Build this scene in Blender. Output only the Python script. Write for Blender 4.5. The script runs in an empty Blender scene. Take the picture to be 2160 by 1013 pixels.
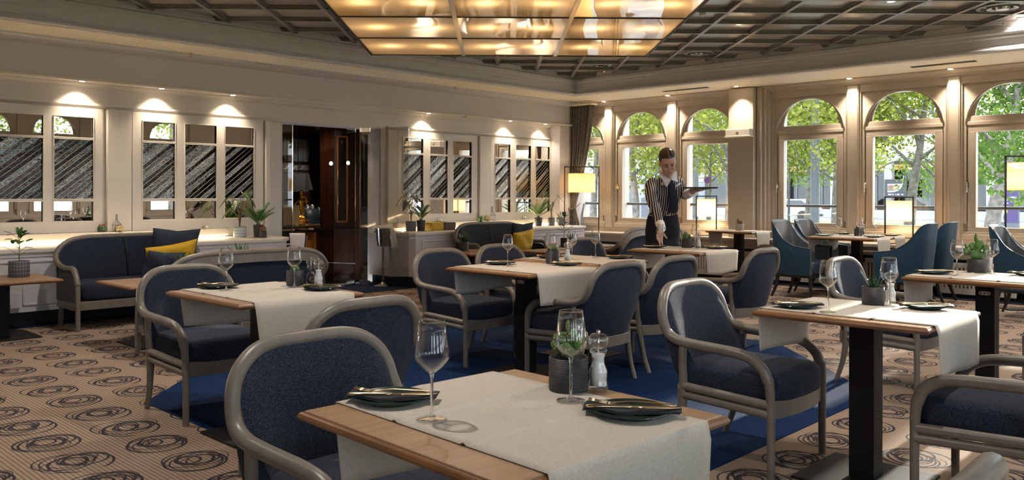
import bpy, bmesh, math, random
from mathutils import Vector, Matrix
import numpy as np

SC = bpy.context.scene
COL = SC.collection
PI = math.pi
rnd = random.Random(7)

# ------------------------------------------------------------------ camera
EYE = 1.27
YAW = math.radians(43.9)
FPX, HOR, CXP, ROLL = 1762.0, 409.0, 1080.0, 0.0023
FW = (math.cos(YAW), math.sin(YAW))
RT = (math.sin(YAW), -math.cos(YAW))
cd = bpy.data.cameras.new('camera')
cd.sensor_fit = 'HORIZONTAL'
cd.sensor_width = 36.0
cd.lens = 36.0 * FPX / 2160.0
cd.shift_x = 0.0
cd.shift_y = -(506.5 - HOR) / 2160.0
cd.clip_start = 0.05
cd.clip_end = 600
cam = bpy.data.objects.new('camera', cd)
COL.objects.link(cam)
_m = Matrix(((RT[0], 0, -FW[0]), (RT[1], 0, -FW[1]), (0, 1, 0))).to_4x4()
cam.matrix_world = Matrix.Translation((0, 0, EYE)) @ _m @ Matrix.Rotation(ROLL, 4, 'Z')
SC.camera = cam

# ------------------------------------------------------------------ world, sun, exposure
SC.view_settings.view_transform = 'Standard'
SC.view_settings.look = 'None'
SC.view_settings.gamma = 1
SC.view_settings.use_curve_mapping = False
SC.view_settings.exposure = 1.4
SC.cycles.max_bounces = 8
SC.cycles.transparent_max_bounces = 14
SC.cycles.caustics_reflective = False
SC.cycles.caustics_refractive = False
SC.cycles.sample_clamp_indirect = 6

W = bpy.data.worlds.new('overcast_sky')
SC.world = W
W.use_nodes = True
_nt = W.node_tree
_bg = _nt.nodes['Background']
_bg.inputs[0].default_value = (0.80, 0.88, 1.0, 1)
_bg.inputs[1].default_value = 3.3

def lamp(kind, name, loc, energy, color=(1, 1, 1), aim=None, parent=None, **kw):
    l = bpy.data.lights.new(name, kind)
    l.energy = energy
    l.color = color
    for k, v in kw.items():
        setattr(l, k, v)
    o = bpy.data.objects.new(name, l)
    COL.objects.link(o)
    o.location = loc
    if aim is not None:
        o.rotation_euler = Vector(aim).to_track_quat('-Z', 'Y').to_euler()
    if parent:
        o.parent = parent
    return o

lamp('SUN', 'sun_light', (20, 0, 12), 9.0, (1.0, 0.93, 0.82), aim=(-1.0, -0.03, -0.21), angle=math.radians(0.9))

WARM = (1.0, 0.82, 0.62)
SOFTW = (1.0, 0.90, 0.80)

# ------------------------------------------------------------------ where things stand: a pixel of the photo seen on a known plane
def ray(px, py):
    a = (px - CXP) / FPX
    b = (HOR - py) / FPX
    a2 = a - b * ROLL
    b2 = b + a * ROLL
    return (FW[0] + a2 * RT[0], FW[1] + a2 * RT[1], b2)
def onZ(px, py, z):
    d = ray(px, py); t = (z - EYE) / d[2]
    return Vector((t * d[0], t * d[1], z))
def onX(px, py, c):
    d = ray(px, py); t = c / d[0]
    return Vector((c, t * d[1], EYE + t * d[2]))
def onY(px, py, c):
    d = ray(px, py); t = c / d[1]
    return Vector((t * d[0], c, EYE + t * d[2]))
def at(px, py, depth):
    d = ray(px, py)
    return Vector((depth * d[0], depth * d[1], EYE + depth * d[2]))

# ------------------------------------------------------------------ materials
MATS = {}
class NT:
    def __init__(s, name):
        m = bpy.data.materials.new(name); m.use_nodes = True
        s.m = m; s.t = m.node_tree; s.t.nodes.clear()
        s.out = s.n('ShaderNodeOutputMaterial')
    def n(s, typ, **kw):
        nd = s.t.nodes.new(typ)
        for k, v in kw.items():
            setattr(nd, k, v)
        return nd
    def l(s, a, b):
        s.t.links.new(a, b)
    def set(s, inp, v):
        if isinstance(v, bpy.types.NodeSocket):
            s.l(v, inp)
        else:
            if isinstance(v, (tuple, list)) and len(v) == 3 and inp.type == 'RGBA':
                v = (*v, 1)
            inp.default_value = v
    def math(s, op, a, b=None, c=None, clamp=False):
        nd = s.n('ShaderNodeMath', operation=op); nd.use_clamp = clamp
        s.set(nd.inputs[0], a)
        if b is not None: s.set(nd.inputs[1], b)
        if c is not None: s.set(nd.inputs[2], c)
        return nd.outputs[0]
    def mix(s, f, a, b):
        nd = s.n('ShaderNodeMix', data_type='RGBA')
        s.set(nd.inputs[0], f); s.set(nd.inputs[6], a); s.set(nd.inputs[7], b)
        return nd.outputs[2]
    def coord(s, which='Object', scale=None, rot=None):
        tc = s.n('ShaderNodeTexCoord')
        if scale is None and rot is None:
            return tc.outputs[which]
        mp = s.n('ShaderNodeMapping')
        s.l(tc.outputs[which], mp.inputs[0])
        if scale is not None: mp.inputs[3].default_value = scale
        if rot is not None: mp.inputs[2].default_value = rot
        return mp.outputs[0]
    def xyz(s, v):
        nd = s.n('ShaderNodeSeparateXYZ'); s.l(v, nd.inputs[0]); return nd.outputs
    def noise(s, v, scale, detail=3, rough=0.5):
        nd = s.n('ShaderNodeTexNoise')
        s.l(v, nd.inputs['Vector']); nd.inputs['Scale'].default_value = scale
        nd.inputs['Detail'].default_value = detail; nd.inputs['Roughness'].default_value = rough
        return nd.outputs[0]
    def ramp(s, f, stops):
        nd = s.n('ShaderNodeValToRGB')
        s.l(f, nd.inputs[0])
        e = nd.color_ramp.elements
        while len(e) < len(stops): e.new(0.5)
        for i, (p, c) in enumerate(stops):
            e[i].position = p
            e[i].color = (*c, 1) if len(c) == 3 else c
        return nd.outputs[0]
    def bump(s, h, strength=0.3, dist=0.01):
        nd = s.n('ShaderNodeBump')
        s.l(h, nd.inputs['Height']); nd.inputs['Strength'].default_value = strength
        nd.inputs['Distance'].default_value = dist
        return nd.outputs[0]
    def bsdf(s, color=(.5, .5, .5), rough=0.5, metal=0.0, normal=None, **kw):
        nd = s.n('ShaderNodeBsdfPrincipled')
        s.set(nd.inputs['Base Color'], color); s.set(nd.inputs['Roughness'], rough)
        s.set(nd.inputs['Metallic'], metal)
        if normal is not None: s.l(normal, nd.inputs['Normal'])
        for k, v in kw.items():
            s.set(nd.inputs[k.replace('_', ' ')], v)
        s.l(nd.outputs[0], s.out.inputs[0])
        return nd
    def done(s, key):
        MATS[key] = s.m
        return s.m

def simple(key, color, rough=0.5, metal=0.0, nscale=0, namt=0.1, bumpn=0, bstr=0.2, bdist=0.002, **kw):
    t = NT(key)
    col = color; nrm = None
    v = t.coord()
    if nscale:
        f = t.noise(v, nscale, 4)
        a = tuple(c * (1 - namt) for c in color); b = tuple(min(1, c * (1 + namt)) for c in color)
        col = t.ramp(f, [(0.3, a), (0.7, b)])
    if bumpn:
        nrm = t.bump(t.noise(v, bumpn, 2), bstr, bdist)
    t.bsdf(col, rough, metal, nrm, **kw)
    return t.done(key)

simple('cream_paint', (.68, .63, .56), .45, nscale=3, namt=.03)
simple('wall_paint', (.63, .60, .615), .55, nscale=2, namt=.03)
simple('soffit_paint', (.90, .82, .66), .6)  # colour raised in place of uplight that the scene lacks
simple('fascia_lit_paint', (.74, .72, .73), .55)  # lighter copy of the wall paint; light on the fascia put into its colour
simple('frame_paint', (.50, .435, .36), .42, nscale=3, namt=.04)
simple('ceiling_beam', (.20, .19, .18), .34)
simple('ceiling_panel', (.42, .395, .365), .22, nscale=1.5, namt=.12)
simple('black_metal', (.010, .010, .011), .5, 0, bumpn=300, bstr=.15, bdist=.001, Specular_IOR_Level=.2)
simple('black_plinth', (.012, .013, .018), .5)
simple('grey_wood', (.165, .142, .118), .38, nscale=18, namt=.12)
simple('leather', (.075, .085, .095), .38, bumpn=120, bstr=.08)
simple('black_leather', (.02, .035, .055), .35)
simple('black_wood', (.014, .014, .016), .35)
simple('pillow_yellow', (.58, .34, .015), .85, bumpn=14, bstr=.5, bdist=.02)
simple('pillow_navy', (.018, .028, .045), .8, bumpn=14, bstr=.5, bdist=.02)
simple('plate', (.012, .03, .024), .16)
simple('napkin', (.014, .016, .024), .8, bumpn=500, bstr=.2, bdist=.001)
simple('gold', (.72, .57, .36), .2, 1.0)
simple('brass_dark', (.62, .36, .07), .3, 1.0)
simple('steel', (.62, .6, .57), .2, 1.0)
simple('chrome', (.8, .8, .8), .08, 1.0)
simple('plant_green', (.055, .15, .025), .45, nscale=30, namt=.4)
simple('plant_dark', (.028, .075, .025), .4, nscale=30, namt=.4)
simple('plant_purple', (.035, .04, .03), .4, nscale=30, namt=.4)
simple('stem_brown', (.16, .09, .04), .7)
simple('stem_green', (.12, .2, .04), .6)
simple('soil', (.03, .02, .014), .95)
simple('magazine_yellow', (.66, .45, .03), .6)
simple('magazine_brown', (.15, .11, .09), .6)
simple('white_plastic', (.72, .68, .6), .4)
simple('cable', (.02, .02, .02), .6)
simple('skin', (.60, .36, .27), .45, nscale=10, namt=.06)
simple('hair', (.035, .018, .010), .36)
simple('lips', (.42, .17, .14), .4)
simple('eye_dark', (.02, .012, .01), .4)
simple('white_cotton', (.8, .8, .84), .8)
simple('navy_cloth', (.016, .02, .042), .7)
simple('trouser_cloth', (.012, .013, .024), .75, bumpn=60, bstr=.2)
simple('towel', (.86, .84, .82), .9, bumpn=90, bstr=.5, bdist=.004)
simple('asphalt', (.13, .13, .135), .9, nscale=.4, namt=.1)
simple('pavement', (.2, .195, .185), .9, nscale=.5, namt=.1)
simple('grass', (.11, .16, .035), .9, nscale=1.5, namt=.5)
simple('bark', (.17, .15, .13), .9, nscale=7, namt=.45, bumpn=20, bstr=.5, bdist=.03)
simple('white_stone', (.26, .26, .26), .8)
simple('salt_white', (.78, .77, .74), .8)
simple('pole_grey', (.10, .11, .125), .5)
simple('rail_metal', (.12, .11, .10), .35, .8)
simple('car_white', (.34, .345, .35), .2)
simple('car_glass', (.03, .035, .04), .05)
simple('tyre', (.02, .02, .02), .8)
simple('red_lamp', (.6, .03, .02), .3)
simple('facade_dark', (.018, .019, .018), .9, Specular_IOR_Level=0.0)
simple('facade_glass', (.07, .09, .085), .15)
simple('sign_blue', (.01, .03, .18), .4)
simple('sign_red', (.25, .015, .015), .4)
simple('sign_purple', (.05, .025, .13), .4)
simple('sign_white', (.3, .3, .3), .4)
simple('sign_yellow', (.9, .62, .08), .4)
simple('sign_black', (.02, .02, .025), .4)
simple('dark_slot', (.004, .004, .004), .8)
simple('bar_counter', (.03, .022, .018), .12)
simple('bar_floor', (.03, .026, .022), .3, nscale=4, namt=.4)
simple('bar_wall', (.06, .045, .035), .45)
simple('statue_gold', (.75, .42, .07), .32, .9)
simple('table_edge', (.20, .085, .03), .3, nscale=9, namt=.2)
simple('thin_frame', (.02, .018, .016), .35, .4)
simple('radiator_white', (.66, .64, .60), .5)
simple('blue_light_cloth', (.25, .33, .5), .9)
simple('red_flower', (.5, .02, .04), .7)
simple('flesh_pink', (.55, .22, .2), .8)
simple('cactus_spine', (.45, .36, .17), .8, nscale=70, namt=.5)

def mk_wood(key, c1, c2, scale=(3, 60, 3), rough=.35):
    t = NT(key)
    v = t.coord('Object', scale)
    f = t.noise(v, 1.0, 5, .6)
    col = t.ramp(f, [(.3, c1), (.7, c2)])
    t.bsdf(col, rough, 0, t.bump(f, .08, .002))
    t.done(key)
mk_wood('oak', (.27, .155, .085), (.38, .235, .135), (2.5, 45, 2.5))
mk_wood('cherry', (.50, .15, .03), (.75, .28, .07), (4, 4, .6), .25)
mk_wood('dark_cherry', (.035, .012, .008), (.08, .028, .016), (14, 14, .8), .18)

def mk_fabric(key, c1, c2, scale=420, sheen=.12, bs=.35):
    t = NT(key)
    v = t.coord()
    f = t.noise(v, scale, 2, .6)
    col = t.ramp(f, [(.40, c1), (.64, c2)])
    t.bsdf(col, .85, 0, t.bump(f, bs, .002), Sheen_Weight=sheen, Sheen_Roughness=.5, Specular_IOR_Level=.12)
    t.done(key)
mk_fabric('navy_fabric', (.007, .009, .015), (.042, .054, .088), 300, .06)
mk_fabric('tub_fabric', (.010, .028, .050), (.026, .064, .105), 220, .06)
mk_fabric('dark_fabric', (.024, .026, .03), (.06, .062, .07), 330)
mk_fabric('curtain_fabric', (.12, .108, .097), (.25, .225, .20), 60)
mk_fabric('linen', (.49, .44, .375), (.56, .51, .44), 200, .05, .08)
mk_fabric('blue_carpet', (.0015, .012, .050), (.003, .024, .088), 90, 0)
mk_fabric('border_carpet', (.005, .009, .025), (.012, .018, .045), 90, 0)

def mk_carpet():
    t = NT('beige_carpet')
    v = t.coord('Object')
    X, Y, _ = t.xyz(v)
    # fine ribs
    st = t.math('SINE', t.math('MULTIPLY', X, 2 * PI / .021))
    nz = t.noise(v, 90, 3, .7)
    base = t.mix(t.math('MULTIPLY_ADD', st, .32, t.math('MULTIPLY', nz, .55), clamp=True), (.19, .135, .095), (.46, .35, .265))
    P = .405
    fx = t.math('SUBTRACT', t.math('FRACT', t.math('DIVIDE', X, P)), .5)
    ix = t.math('FLOOR', t.math('DIVIDE', X, P))
    fy = t.math('SUBTRACT', t.math('FRACT', t.math('DIVIDE', Y, P)), .5)
    iy = t.math('FLOOR', t.math('DIVIDE', Y, P))
    cb = t.n('ShaderNodeCombineXYZ'); t.l(ix, cb.inputs[0]); t.l(iy, cb.inputs[1])
    wn = t.n('ShaderNodeTexWhiteNoise', noise_dimensions='3D'); t.l(cb.outputs[0], wn.inputs[0])
    r3 = t.n('ShaderNodeSeparateColor'); t.l(wn.outputs[1], r3.inputs[0])
    total = None
    r = random.Random(3)
    for i in range(9):
        rad = .15 + .034 * i + r.uniform(-.02, .02)
        if i >= 7: rad = .30
        ang = r.uniform(0, 2 * PI); off = .05 + .012 * i if i < 7 else .15
        ox = math.cos(ang) * off; oy = math.sin(ang) * off
        jx = t.math('MULTIPLY_ADD', r3.outputs[i % 3], .10, ox - .05)
        jy = t.math('MULTIPLY_ADD', r3.outputs[(i + 1) % 3], .10, oy - .05)
        if i >= 7:
            jx = t.math('MULTIPLY_ADD', r3.outputs[i % 3], .22, -.11 + (.08 if i == 8 else -.06)); rad = .24
        dx = t.math('SUBTRACT', fx, jx); dy = t.math('SUBTRACT', fy, jy)
        sx = r.uniform(.85, 1.2)
        d = t.math('SQRT', t.math('ADD', t.math('MULTIPLY', t.math('MULTIPLY', dx, dx), sx), t.math('MULTIPLY', dy, dy)))
        e = t.math('ABSOLUTE', t.math('SUBTRACT', d, rad))
        w = .011 if i % 3 else .016
        if i >= 7: w = .007
        m = t.math('LESS_THAN', e, w)
        total = m if total is None else t.math('MAXIMUM', total, m)
    col = t.mix(t.math('MULTIPLY', total, .93), base, (.018, .018, .03))
    t.bsdf(col, .92, 0, Specular_IOR_Level=.1, normal=t.bump(t.math('ADD', nz, t.math('MULTIPLY', st, .5)), .25, .003))
    t.done('beige_carpet')
mk_carpet()

def mk_glass(key, tint=(1, 1, 1), base=.04, gain=.9, rough=.0, power=3.0):
    t = NT(key)
    lw = t.n('ShaderNodeLayerWeight'); lw.inputs[0].default_value = .5
    f = t.math('MULTIPLY_ADD', t.math('POWER', lw.outputs['Facing'], power), gain, base, clamp=True)
    tr = t.n('ShaderNodeBsdfTransparent'); t.set(tr.inputs[0], tint)
    gl = t.n('ShaderNodeBsdfGlossy'); gl.inputs['Roughness'].default_value = rough
    mx = t.n('ShaderNodeMixShader')
    t.l(f, mx.inputs[0]); t.l(tr.outputs[0], mx.inputs[1]); t.l(gl.outputs[0], mx.inputs[2])
    t.l(mx.outputs[0], t.out.inputs[0])
    t.done(key)
mk_glass('wine_glass', (.995, .995, .995), .03, .95, .01, 2.5)
mk_glass('window_pane', (.97, .985, .98), .03, .3, 0.0, 4)
mk_glass('door_glass', (.80, .78, .75), .04, .12, 0.0, 4)
mk_glass('acrylic', (.95, .955, .955), .10, .7, .03, 1.8)

t = NT('solid_glass')
_g = t.n('ShaderNodeBsdfGlass'); _g.inputs['IOR'].default_value = 1.48; _g.inputs['Roughness'].default_value = 0.0
_tr = t.n('ShaderNodeBsdfTransparent'); _mx = t.n('ShaderNodeMixShader'); _mx.inputs[0].default_value = .35
t.l(_g.outputs[0], _mx.inputs[1]); t.l(_tr.outputs[0], _mx.inputs[2]); t.l(_mx.outputs[0], t.out.inputs[0]); t.done('solid_glass')

def mk_mirror():
    t = NT('mirror')
    g = t.n('ShaderNodeBsdfGlossy'); g.inputs['Roughness'].default_value = 0.0
    g.inputs[0].default_value = (.86, .85, .82, 1)
    t.l(g.outputs[0], t.out.inputs[0]); t.done('mirror')
    t = NT('strip_mirror')
    v = t.coord('Object')
    X, Y, Z = t.xyz(v)
    q = t.math('MULTIPLY', t.math('SUBTRACT', t.math('MULTIPLY', X, .82), Z), 1 / .058)
    fr = t.math('FRACT', q); idx = t.math('FLOOR', q)
    wn = t.n('ShaderNodeTexWhiteNoise', noise_dimensions='1D'); t.l(idx, wn.inputs['W'])
    rv = wn.outputs[0]
    lead = t.math('MAXIMUM', t.math('LESS_THAN', fr, .09), t.math('GREATER_THAN', fr, .94))
    n1 = t.noise(v, 30, 2, .5)
    n2 = t.noise(v, 70, 2, .5)
    on = t.math('GREATER_THAN', rv, .35)
    h = t.math('MULTIPLY', t.math('ADD', n1, t.math('MULTIPLY', n2, .4)), t.math('MULTIPLY_ADD', on, .85, .15))
    bp = t.bump(h, .7, .014)
    tint = t.ramp(rv, [(0, (.012, .011, .01)), (.38, (.05, .045, .04)), (.55, (.30, .31, .31)), (.75, (.08, .09, .085)), (1, (.5, .5, .48))])
    g = t.n('ShaderNodeBsdfGlossy'); g.inputs['Roughness'].default_value = .06
    t.l(tint, g.inputs[0]); t.l(bp, g.inputs['Normal'])
    d = t.n('ShaderNodeBsdfDiffuse'); d.inputs[0].default_value = (.50, .43, .35, 1)
    mx = t.n('ShaderNodeMixShader'); t.l(lead, mx.inputs[0]); t.l(g.outputs[0], mx.inputs[1]); t.l(d.outputs[0], mx.inputs[2])
    t.l(mx.outputs[0], t.out.inputs[0]); t.done('strip_mirror')
mk_mirror()

def mk_emit(key, color, strength):
    t = NT(key)
    e = t.n('ShaderNodeEmission'); t.set(e.inputs[0], color); e.inputs[1].default_value = strength
    t.l(e.outputs[0], t.out.inputs[0]); t.done(key)
mk_emit('bulb', (1, .82, .6), 12)
mk_emit('led', (1, .80, .52), 5)
mk_emit('bar_spot', (1, .97, .93), 9)
mk_emit('warm_ceiling_glow', (1, .62, .26), .45)

def mk_shade():
    # lampshade cloth: bulb light passes through it
    t = NT('lamp_shade_cloth')
    tr = t.n('ShaderNodeBsdfTranslucent'); tr.inputs[0].default_value = (.95, .66, .32, 1)
    df = t.n('ShaderNodeBsdfDiffuse'); df.inputs[0].default_value = (.8, .66, .44, 1)
    mx = t.n('ShaderNodeMixShader'); mx.inputs[0].default_value = .35
    t.l(tr.outputs[0], mx.inputs[1]); t.l(df.outputs[0], mx.inputs[2]); t.l(mx.outputs[0], t.out.inputs[0])
    t.done('lamp_shade_cloth')
    # glossy amber light panels
    t = NT('amber_pane')
    tr = t.n('ShaderNodeBsdfTranslucent'); tr.inputs[0].default_value = (.80, .55, .29, 1)
    gl = t.n('ShaderNodeBsdfGlossy'); gl.inputs['Roughness'].default_value = .015
    v = t.coord('Object')
    t.l(t.bump(t.noise(v, 1.0, 1), .05, .05), gl.inputs['Normal'])
    fr = t.n('ShaderNodeFresnel'); fr.inputs[0].default_value = 1.6
    mx = t.n('ShaderNodeMixShader'); t.l(t.math('MULTIPLY', fr.outputs[0], .6), mx.inputs[0])
    t.l(tr.outputs[0], mx.inputs[1]); t.l(gl.outputs[0], mx.inputs[2]); t.l(mx.outputs[0], t.out.inputs[0])
    t.done('amber_pane')
    # leaves
    for key, c1, c2 in (('leaf_green', (.075, .115, .02), (.22, .26, .045)), ('leaf_yellow', (.14, .18, .035), (.32, .33, .07)), ('leaf_deep', (.04, .085, .02), (.12, .19, .04))):
        t = NT(key)
        f = t.noise(t.coord('Object'), 2.5, 3)
        col = t.ramp(f, [(.3, c1), (.7, c2)])
        tr = t.n('ShaderNodeBsdfTranslucent'); t.l(col, tr.inputs[0])
        df = t.n('ShaderNodeBsdfDiffuse'); t.l(col, df.inputs[0])
        mx = t.n('ShaderNodeMixShader'); mx.inputs[0].default_value = .55
        t.l(tr.outputs[0], mx.inputs[1]); t.l(df.outputs[0], mx.inputs[2]); t.l(mx.outputs[0], t.out.inputs[0])
        t.done(key)
mk_shade()

def mk_pot(key, c, mode):
    t = NT(key)
    v = t.coord('Object')
    X, Y, Z = t.xyz(v)
    if mode == 'rib':
        h = t.math('SINE', t.math('MULTIPLY', Z, 2 * PI / .0042))
        t.bsdf(c, .5, 0, t.bump(h, .6, .0015))
    else:
        ang = t.math('ARCTAN2', Y, X)
        a = t.math('ABSOLUTE', t.math('SINE', t.math('MULTIPLY', ang, 11)))
        b = t.math('ABSOLUTE', t.math('SINE', t.math('MULTIPLY', Z, PI / .034)))
        h = t.math('MINIMUM', a, b)
        m = t.math('LESS_THAN', h, .3)
        col = t.mix(m, c, tuple(min(1, x * 2.2 + .02) for x in c))
        t.bsdf(col, .45, 0, t.bump(t.math('MINIMUM', h, .5), .5, .006))
    t.done(key)
mk_pot('pot_black', (.035, .036, .042), 'rib')
mk_pot('pot_grey_pattern', (.07, .075, .085), 'pat')
mk_pot('pot_silver_pattern', (.30, .33, .33), 'pat')
simple('pot_slate', (.04, .043, .047), .6)
simple('pot_beige', (.33, .29, .24), .8, bumpn=40, bstr=.3)

def mk_stripe():
    t = NT('striped_cloth')
    v = t.coord('Object')
    X, Y, Z = t.xyz(v)
    n = t.noise(v, 7, 2)
    q = t.math('ADD', t.math('DIVIDE', X, .0225), t.math('MULTIPLY', n, .9))
    m = t.math('LESS_THAN', t.math('FRACT', q), .30)
    t.bsdf(t.mix(m, (.012, .012, .018), (.68, .67, .68)), .75)
    t.done('striped_cloth')
mk_stripe()

def mk_vein():
    t = NT('veined_leaf')
    tc = t.n('ShaderNodeTexCoord')
    u, w, _ = t.xyz(tc.outputs['UV'])
    a = t.math('ABSOLUTE', t.math('SUBTRACT', w, .5))
    rib = t.math('LESS_THAN', a, .045)
    s = t.math('FRACT', t.math('SUBTRACT', t.math('MULTIPLY', u, 6), t.math('MULTIPLY', a, 2.6)))
    m = t.math('MAXIMUM', rib, t.math('LESS_THAN', s, .13))
    t.bsdf(t.mix(m, (.018, .05, .02), (.45, .52, .20)), .35)
    t.done('veined_leaf')
mk_vein()

# ------------------------------------------------------------------ mesh helpers
def crom(pts, sub=6, closed=False):
    P = [Vector(p) for p in pts]
    n = len(P); out = []
    rng = range(n) if closed else range(n - 1)
    for i in rng:
        p1 = P[i]; p2 = P[(i + 1) % n]
        p0 = P[(i - 1) % n] if (closed or i > 0) else p1 * 2 - p2
        p3 = P[(i + 2) % n] if (closed or i < n - 2) else p2 * 2 - p1
        for k in range(sub):
            t = k / sub
            out.append(.5 * ((2 * p1) + (p2 - p0) * t + (2 * p0 - 5 * p1 + 4 * p2 - p3) * t * t + (3 * p1 - p0 - 3 * p2 + p3) * t ** 3))
    if not closed: out.append(P[-1])
    return out

class MB:
    def __init__(s):
        s.v = []; s.f = []; s.uv = None
    def add(s, vs, fs, M=None):
        o = len(s.v)
        if M is not None: vs = [M @ Vector(p) for p in vs]
        s.v.extend([tuple(p) for p in vs]); s.f.extend([tuple(i + o for i in f) for f in fs])
        return s
    def box(s, x0, x1, y0, y1, z0, z1, M=None):
        if x0 > x1: x0, x1 = x1, x0
        if y0 > y1: y0, y1 = y1, y0
        if z0 > z1: z0, z1 = z1, z0
        vs = [(x0, y0, z0), (x1, y0, z0), (x1, y1, z0), (x0, y1, z0), (x0, y0, z1), (x1, y0, z1), (x1, y1, z1), (x0, y1, z1)]
        fs = [(0, 3, 2, 1), (4, 5, 6, 7), (0, 1, 5, 4), (1, 2, 6, 5), (2, 3, 7, 6), (3, 0, 4, 7)]
        return s.add(vs, fs, M)
    def prism(s, poly, z0, z1, M=None, top=None):
        n = len(poly); top = top or poly
        a = sum(poly[i][0] * poly[(i + 1) % n][1] - poly[(i + 1) % n][0] * poly[i][1] for i in range(n))
        if a < 0: poly = poly[::-1]; top = top[::-1]
        vs = [(p[0], p[1], z0) for p in poly] + [(p[0], p[1], z1) for p in top]
        fs = [tuple(range(n - 1, -1, -1)), tuple(range(n, 2 * n))]
        for i in range(n):
            j = (i + 1) % n
            fs.append((i, j, n + j, n + i))
        return s.add(vs, fs, M)
    def tube(s, pts, r, n=10, closed=False, flat=None, M=None, up=None):
        P = [Vector(p) for p in pts]; m = len(P)
        R = r if isinstance(r, (list, tuple)) else [r] * m
        if len(R) != m:
            R = [R[0] + (R[-1] - R[0]) * i / (m - 1) if len(R) == 2 else R[min(len(R) - 1, int(i * len(R) / m))] for i in range(m)]
        T = []
        for i in range(m):
            a = P[i - 1] if (i > 0 or closed) else P[i]; b = P[(i + 1) % m] if (i < m - 1 or closed) else P[i]
            d = (b - a); T.append(d.normalized() if d.length > 1e-9 else Vector((0, 0, 1)))
        u = Vector(up) if up else (Vector((0, 0, 1)) if abs(T[0].z) < .9 else Vector((1, 0, 0)))
        nx = T[0].cross(u).normalized(); vs = []
        for i in range(m):
            nx = (nx - T[i] * nx.dot(T[i])).normalized(); ny = T[i].cross(nx)
            fl = flat or 1.0
            for k in range(n):
                a = 2 * PI * k / n
                vs.append(P[i] + nx * math.cos(a) * R[i] + ny * math.sin(a) * R[i] * fl)
        fs = []
        for i in range(m if closed else m - 1):
            for k in range(n):
                a = i * n + k; b = i * n + (k + 1) % n; c = ((i + 1) % m) * n + (k + 1) % n; d = ((i + 1) % m) * n + k
                fs.append((a, b, c, d))
        if not closed:
            fs.append(tuple(range(n - 1, -1, -1))); fs.append(tuple(range((m - 1) * n, m * n)))
        return s.add(vs, fs, M)
    def lathe(s, prof, n=20, M=None, arc=None):
        vs = []; fs = []
        m = len(prof)
        for (r, z) in prof:
            for k in range(n):
                a = 2 * PI * k / n
                vs.append((r * math.cos(a), r * math.sin(a), z))
        for i in range(m - 1):
            for k in range(n):
                fs.append((i * n + k, i * n + (k + 1) % n, (i + 1) * n + (k + 1) % n, (i + 1) * n + k))
        if prof[0][0] > 1e-5: fs.append(tuple(range(n - 1, -1, -1)))
        if prof[-1][0] > 1e-5: fs.append(tuple(range((m - 1) * n, m * n)))
        return s.add(vs, fs, M)
    def lathe_open(s, prof, n=20, M=None):
        k0 = len(s.f); s.lathe(prof, n, M)
        keep = [f for f in s.f[k0:] if len(f) == 4]
        s.f = s.f[:k0] + keep
        return s
    def grid(s, rows, closed_u=False, M=None):
        m = len(rows); n = len(rows[0])
        vs = [p for r in rows for p in r]; fs = []
        for i in range(m - 1):
            for k in range(n if closed_u else n - 1):
                fs.append((i * n + k, i * n + (k + 1) % n, (i + 1) * n + (k + 1) % n, (i + 1) * n + k))
        return s.add(vs, fs, M)
    def ell(s, c, r, n=14, m=9, R=None):
        rows = []
        M = Matrix.Translation(c) @ (R.to_4x4() if R is not None else Matrix())
        prof = [(math.sin(PI * i / m), -math.cos(PI * i / m)) for i in range(m + 1)]
        vs = []
        for (rr, z) in prof:
            for k in range(n):
                a = 2 * PI * k / n
                vs.append((rr * math.cos(a) * r[0], rr * math.sin(a) * r[1], z * r[2]))
        fs = []
        for i in range(m):
            for k in range(n):
                fs.append((i * n + k, i * n + (k + 1) % n, (i + 1) * n + (k + 1) % n, (i + 1) * n + k))
        return s.add(vs, fs, M)
    def loft(s, rings, n=16, closed_ends=True, M=None):
        # rings: (center, half_width_vec, half_depth_vec, exponent)
        vs = []
        for rg in rings:
            c, a, b = Vector(rg[0]), Vector(rg[1]), Vector(rg[2]); e = rg[3] if len(rg) > 3 else 1.0
            for k in range(n):
                t = 2 * PI * k / n; ct, st = math.cos(t), math.sin(t)
                ct = math.copysign(abs(ct) ** e, ct); st = math.copysign(abs(st) ** e, st)
                vs.append(c + a * ct + b * st)
        fs = []; m = len(rings)
        for i in range(m - 1):
            for k in range(n):
                fs.append((i * n + k, i * n + (k + 1) % n, (i + 1) * n + (k + 1) % n, (i + 1) * n + k))
        if closed_ends:
            fs.append(tuple(range(n - 1, -1, -1))); fs.append(tuple(range((m - 1) * n, m * n)))
        return s.add(vs, fs, M)
    def build(s, name, mat, parent=None, smooth=False, bevel=0, segs=2, loc=None, rotz=0, auto=None, fixn=False, sub=0):
        me = bpy.data.meshes.new(name)
        me.from_pydata(s.v, [], s.f)
        me.validate()
        if fixn:
            bm = bmesh.new(); bm.from_mesh(me)
            bmesh.ops.remove_doubles(bm, verts=bm.verts, dist=1e-5)
            bmesh.ops.recalc_face_normals(bm, faces=bm.faces)
            bm.to_mesh(me); bm.free()
        me.materials.append(MATS[mat] if isinstance(mat, str) else mat)
        if smooth:
            me.polygons.foreach_set('use_smooth', [True] * len(me.polygons))
            if auto:
                try: me.set_sharp_from_angle(angle=math.radians(auto))
                except Exception: pass
        me.update()
        o = bpy.data.objects.new(name, me)
        COL.objects.link(o)
        if parent: o.parent = parent
        if loc is not None: o.location = loc
        if rotz: o.rotation_euler = (0, 0, rotz)
        if bevel:
            b = o.modifiers.new('bevel', 'BEVEL'); b.width = bevel; b.segments = segs; b.limit_method = 'ANGLE'; b.angle_limit = math.radians(40)
        if sub:
            b = o.modifiers.new('smooth', 'SUBSURF'); b.levels = sub; b.render_levels = sub
        return o

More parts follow.
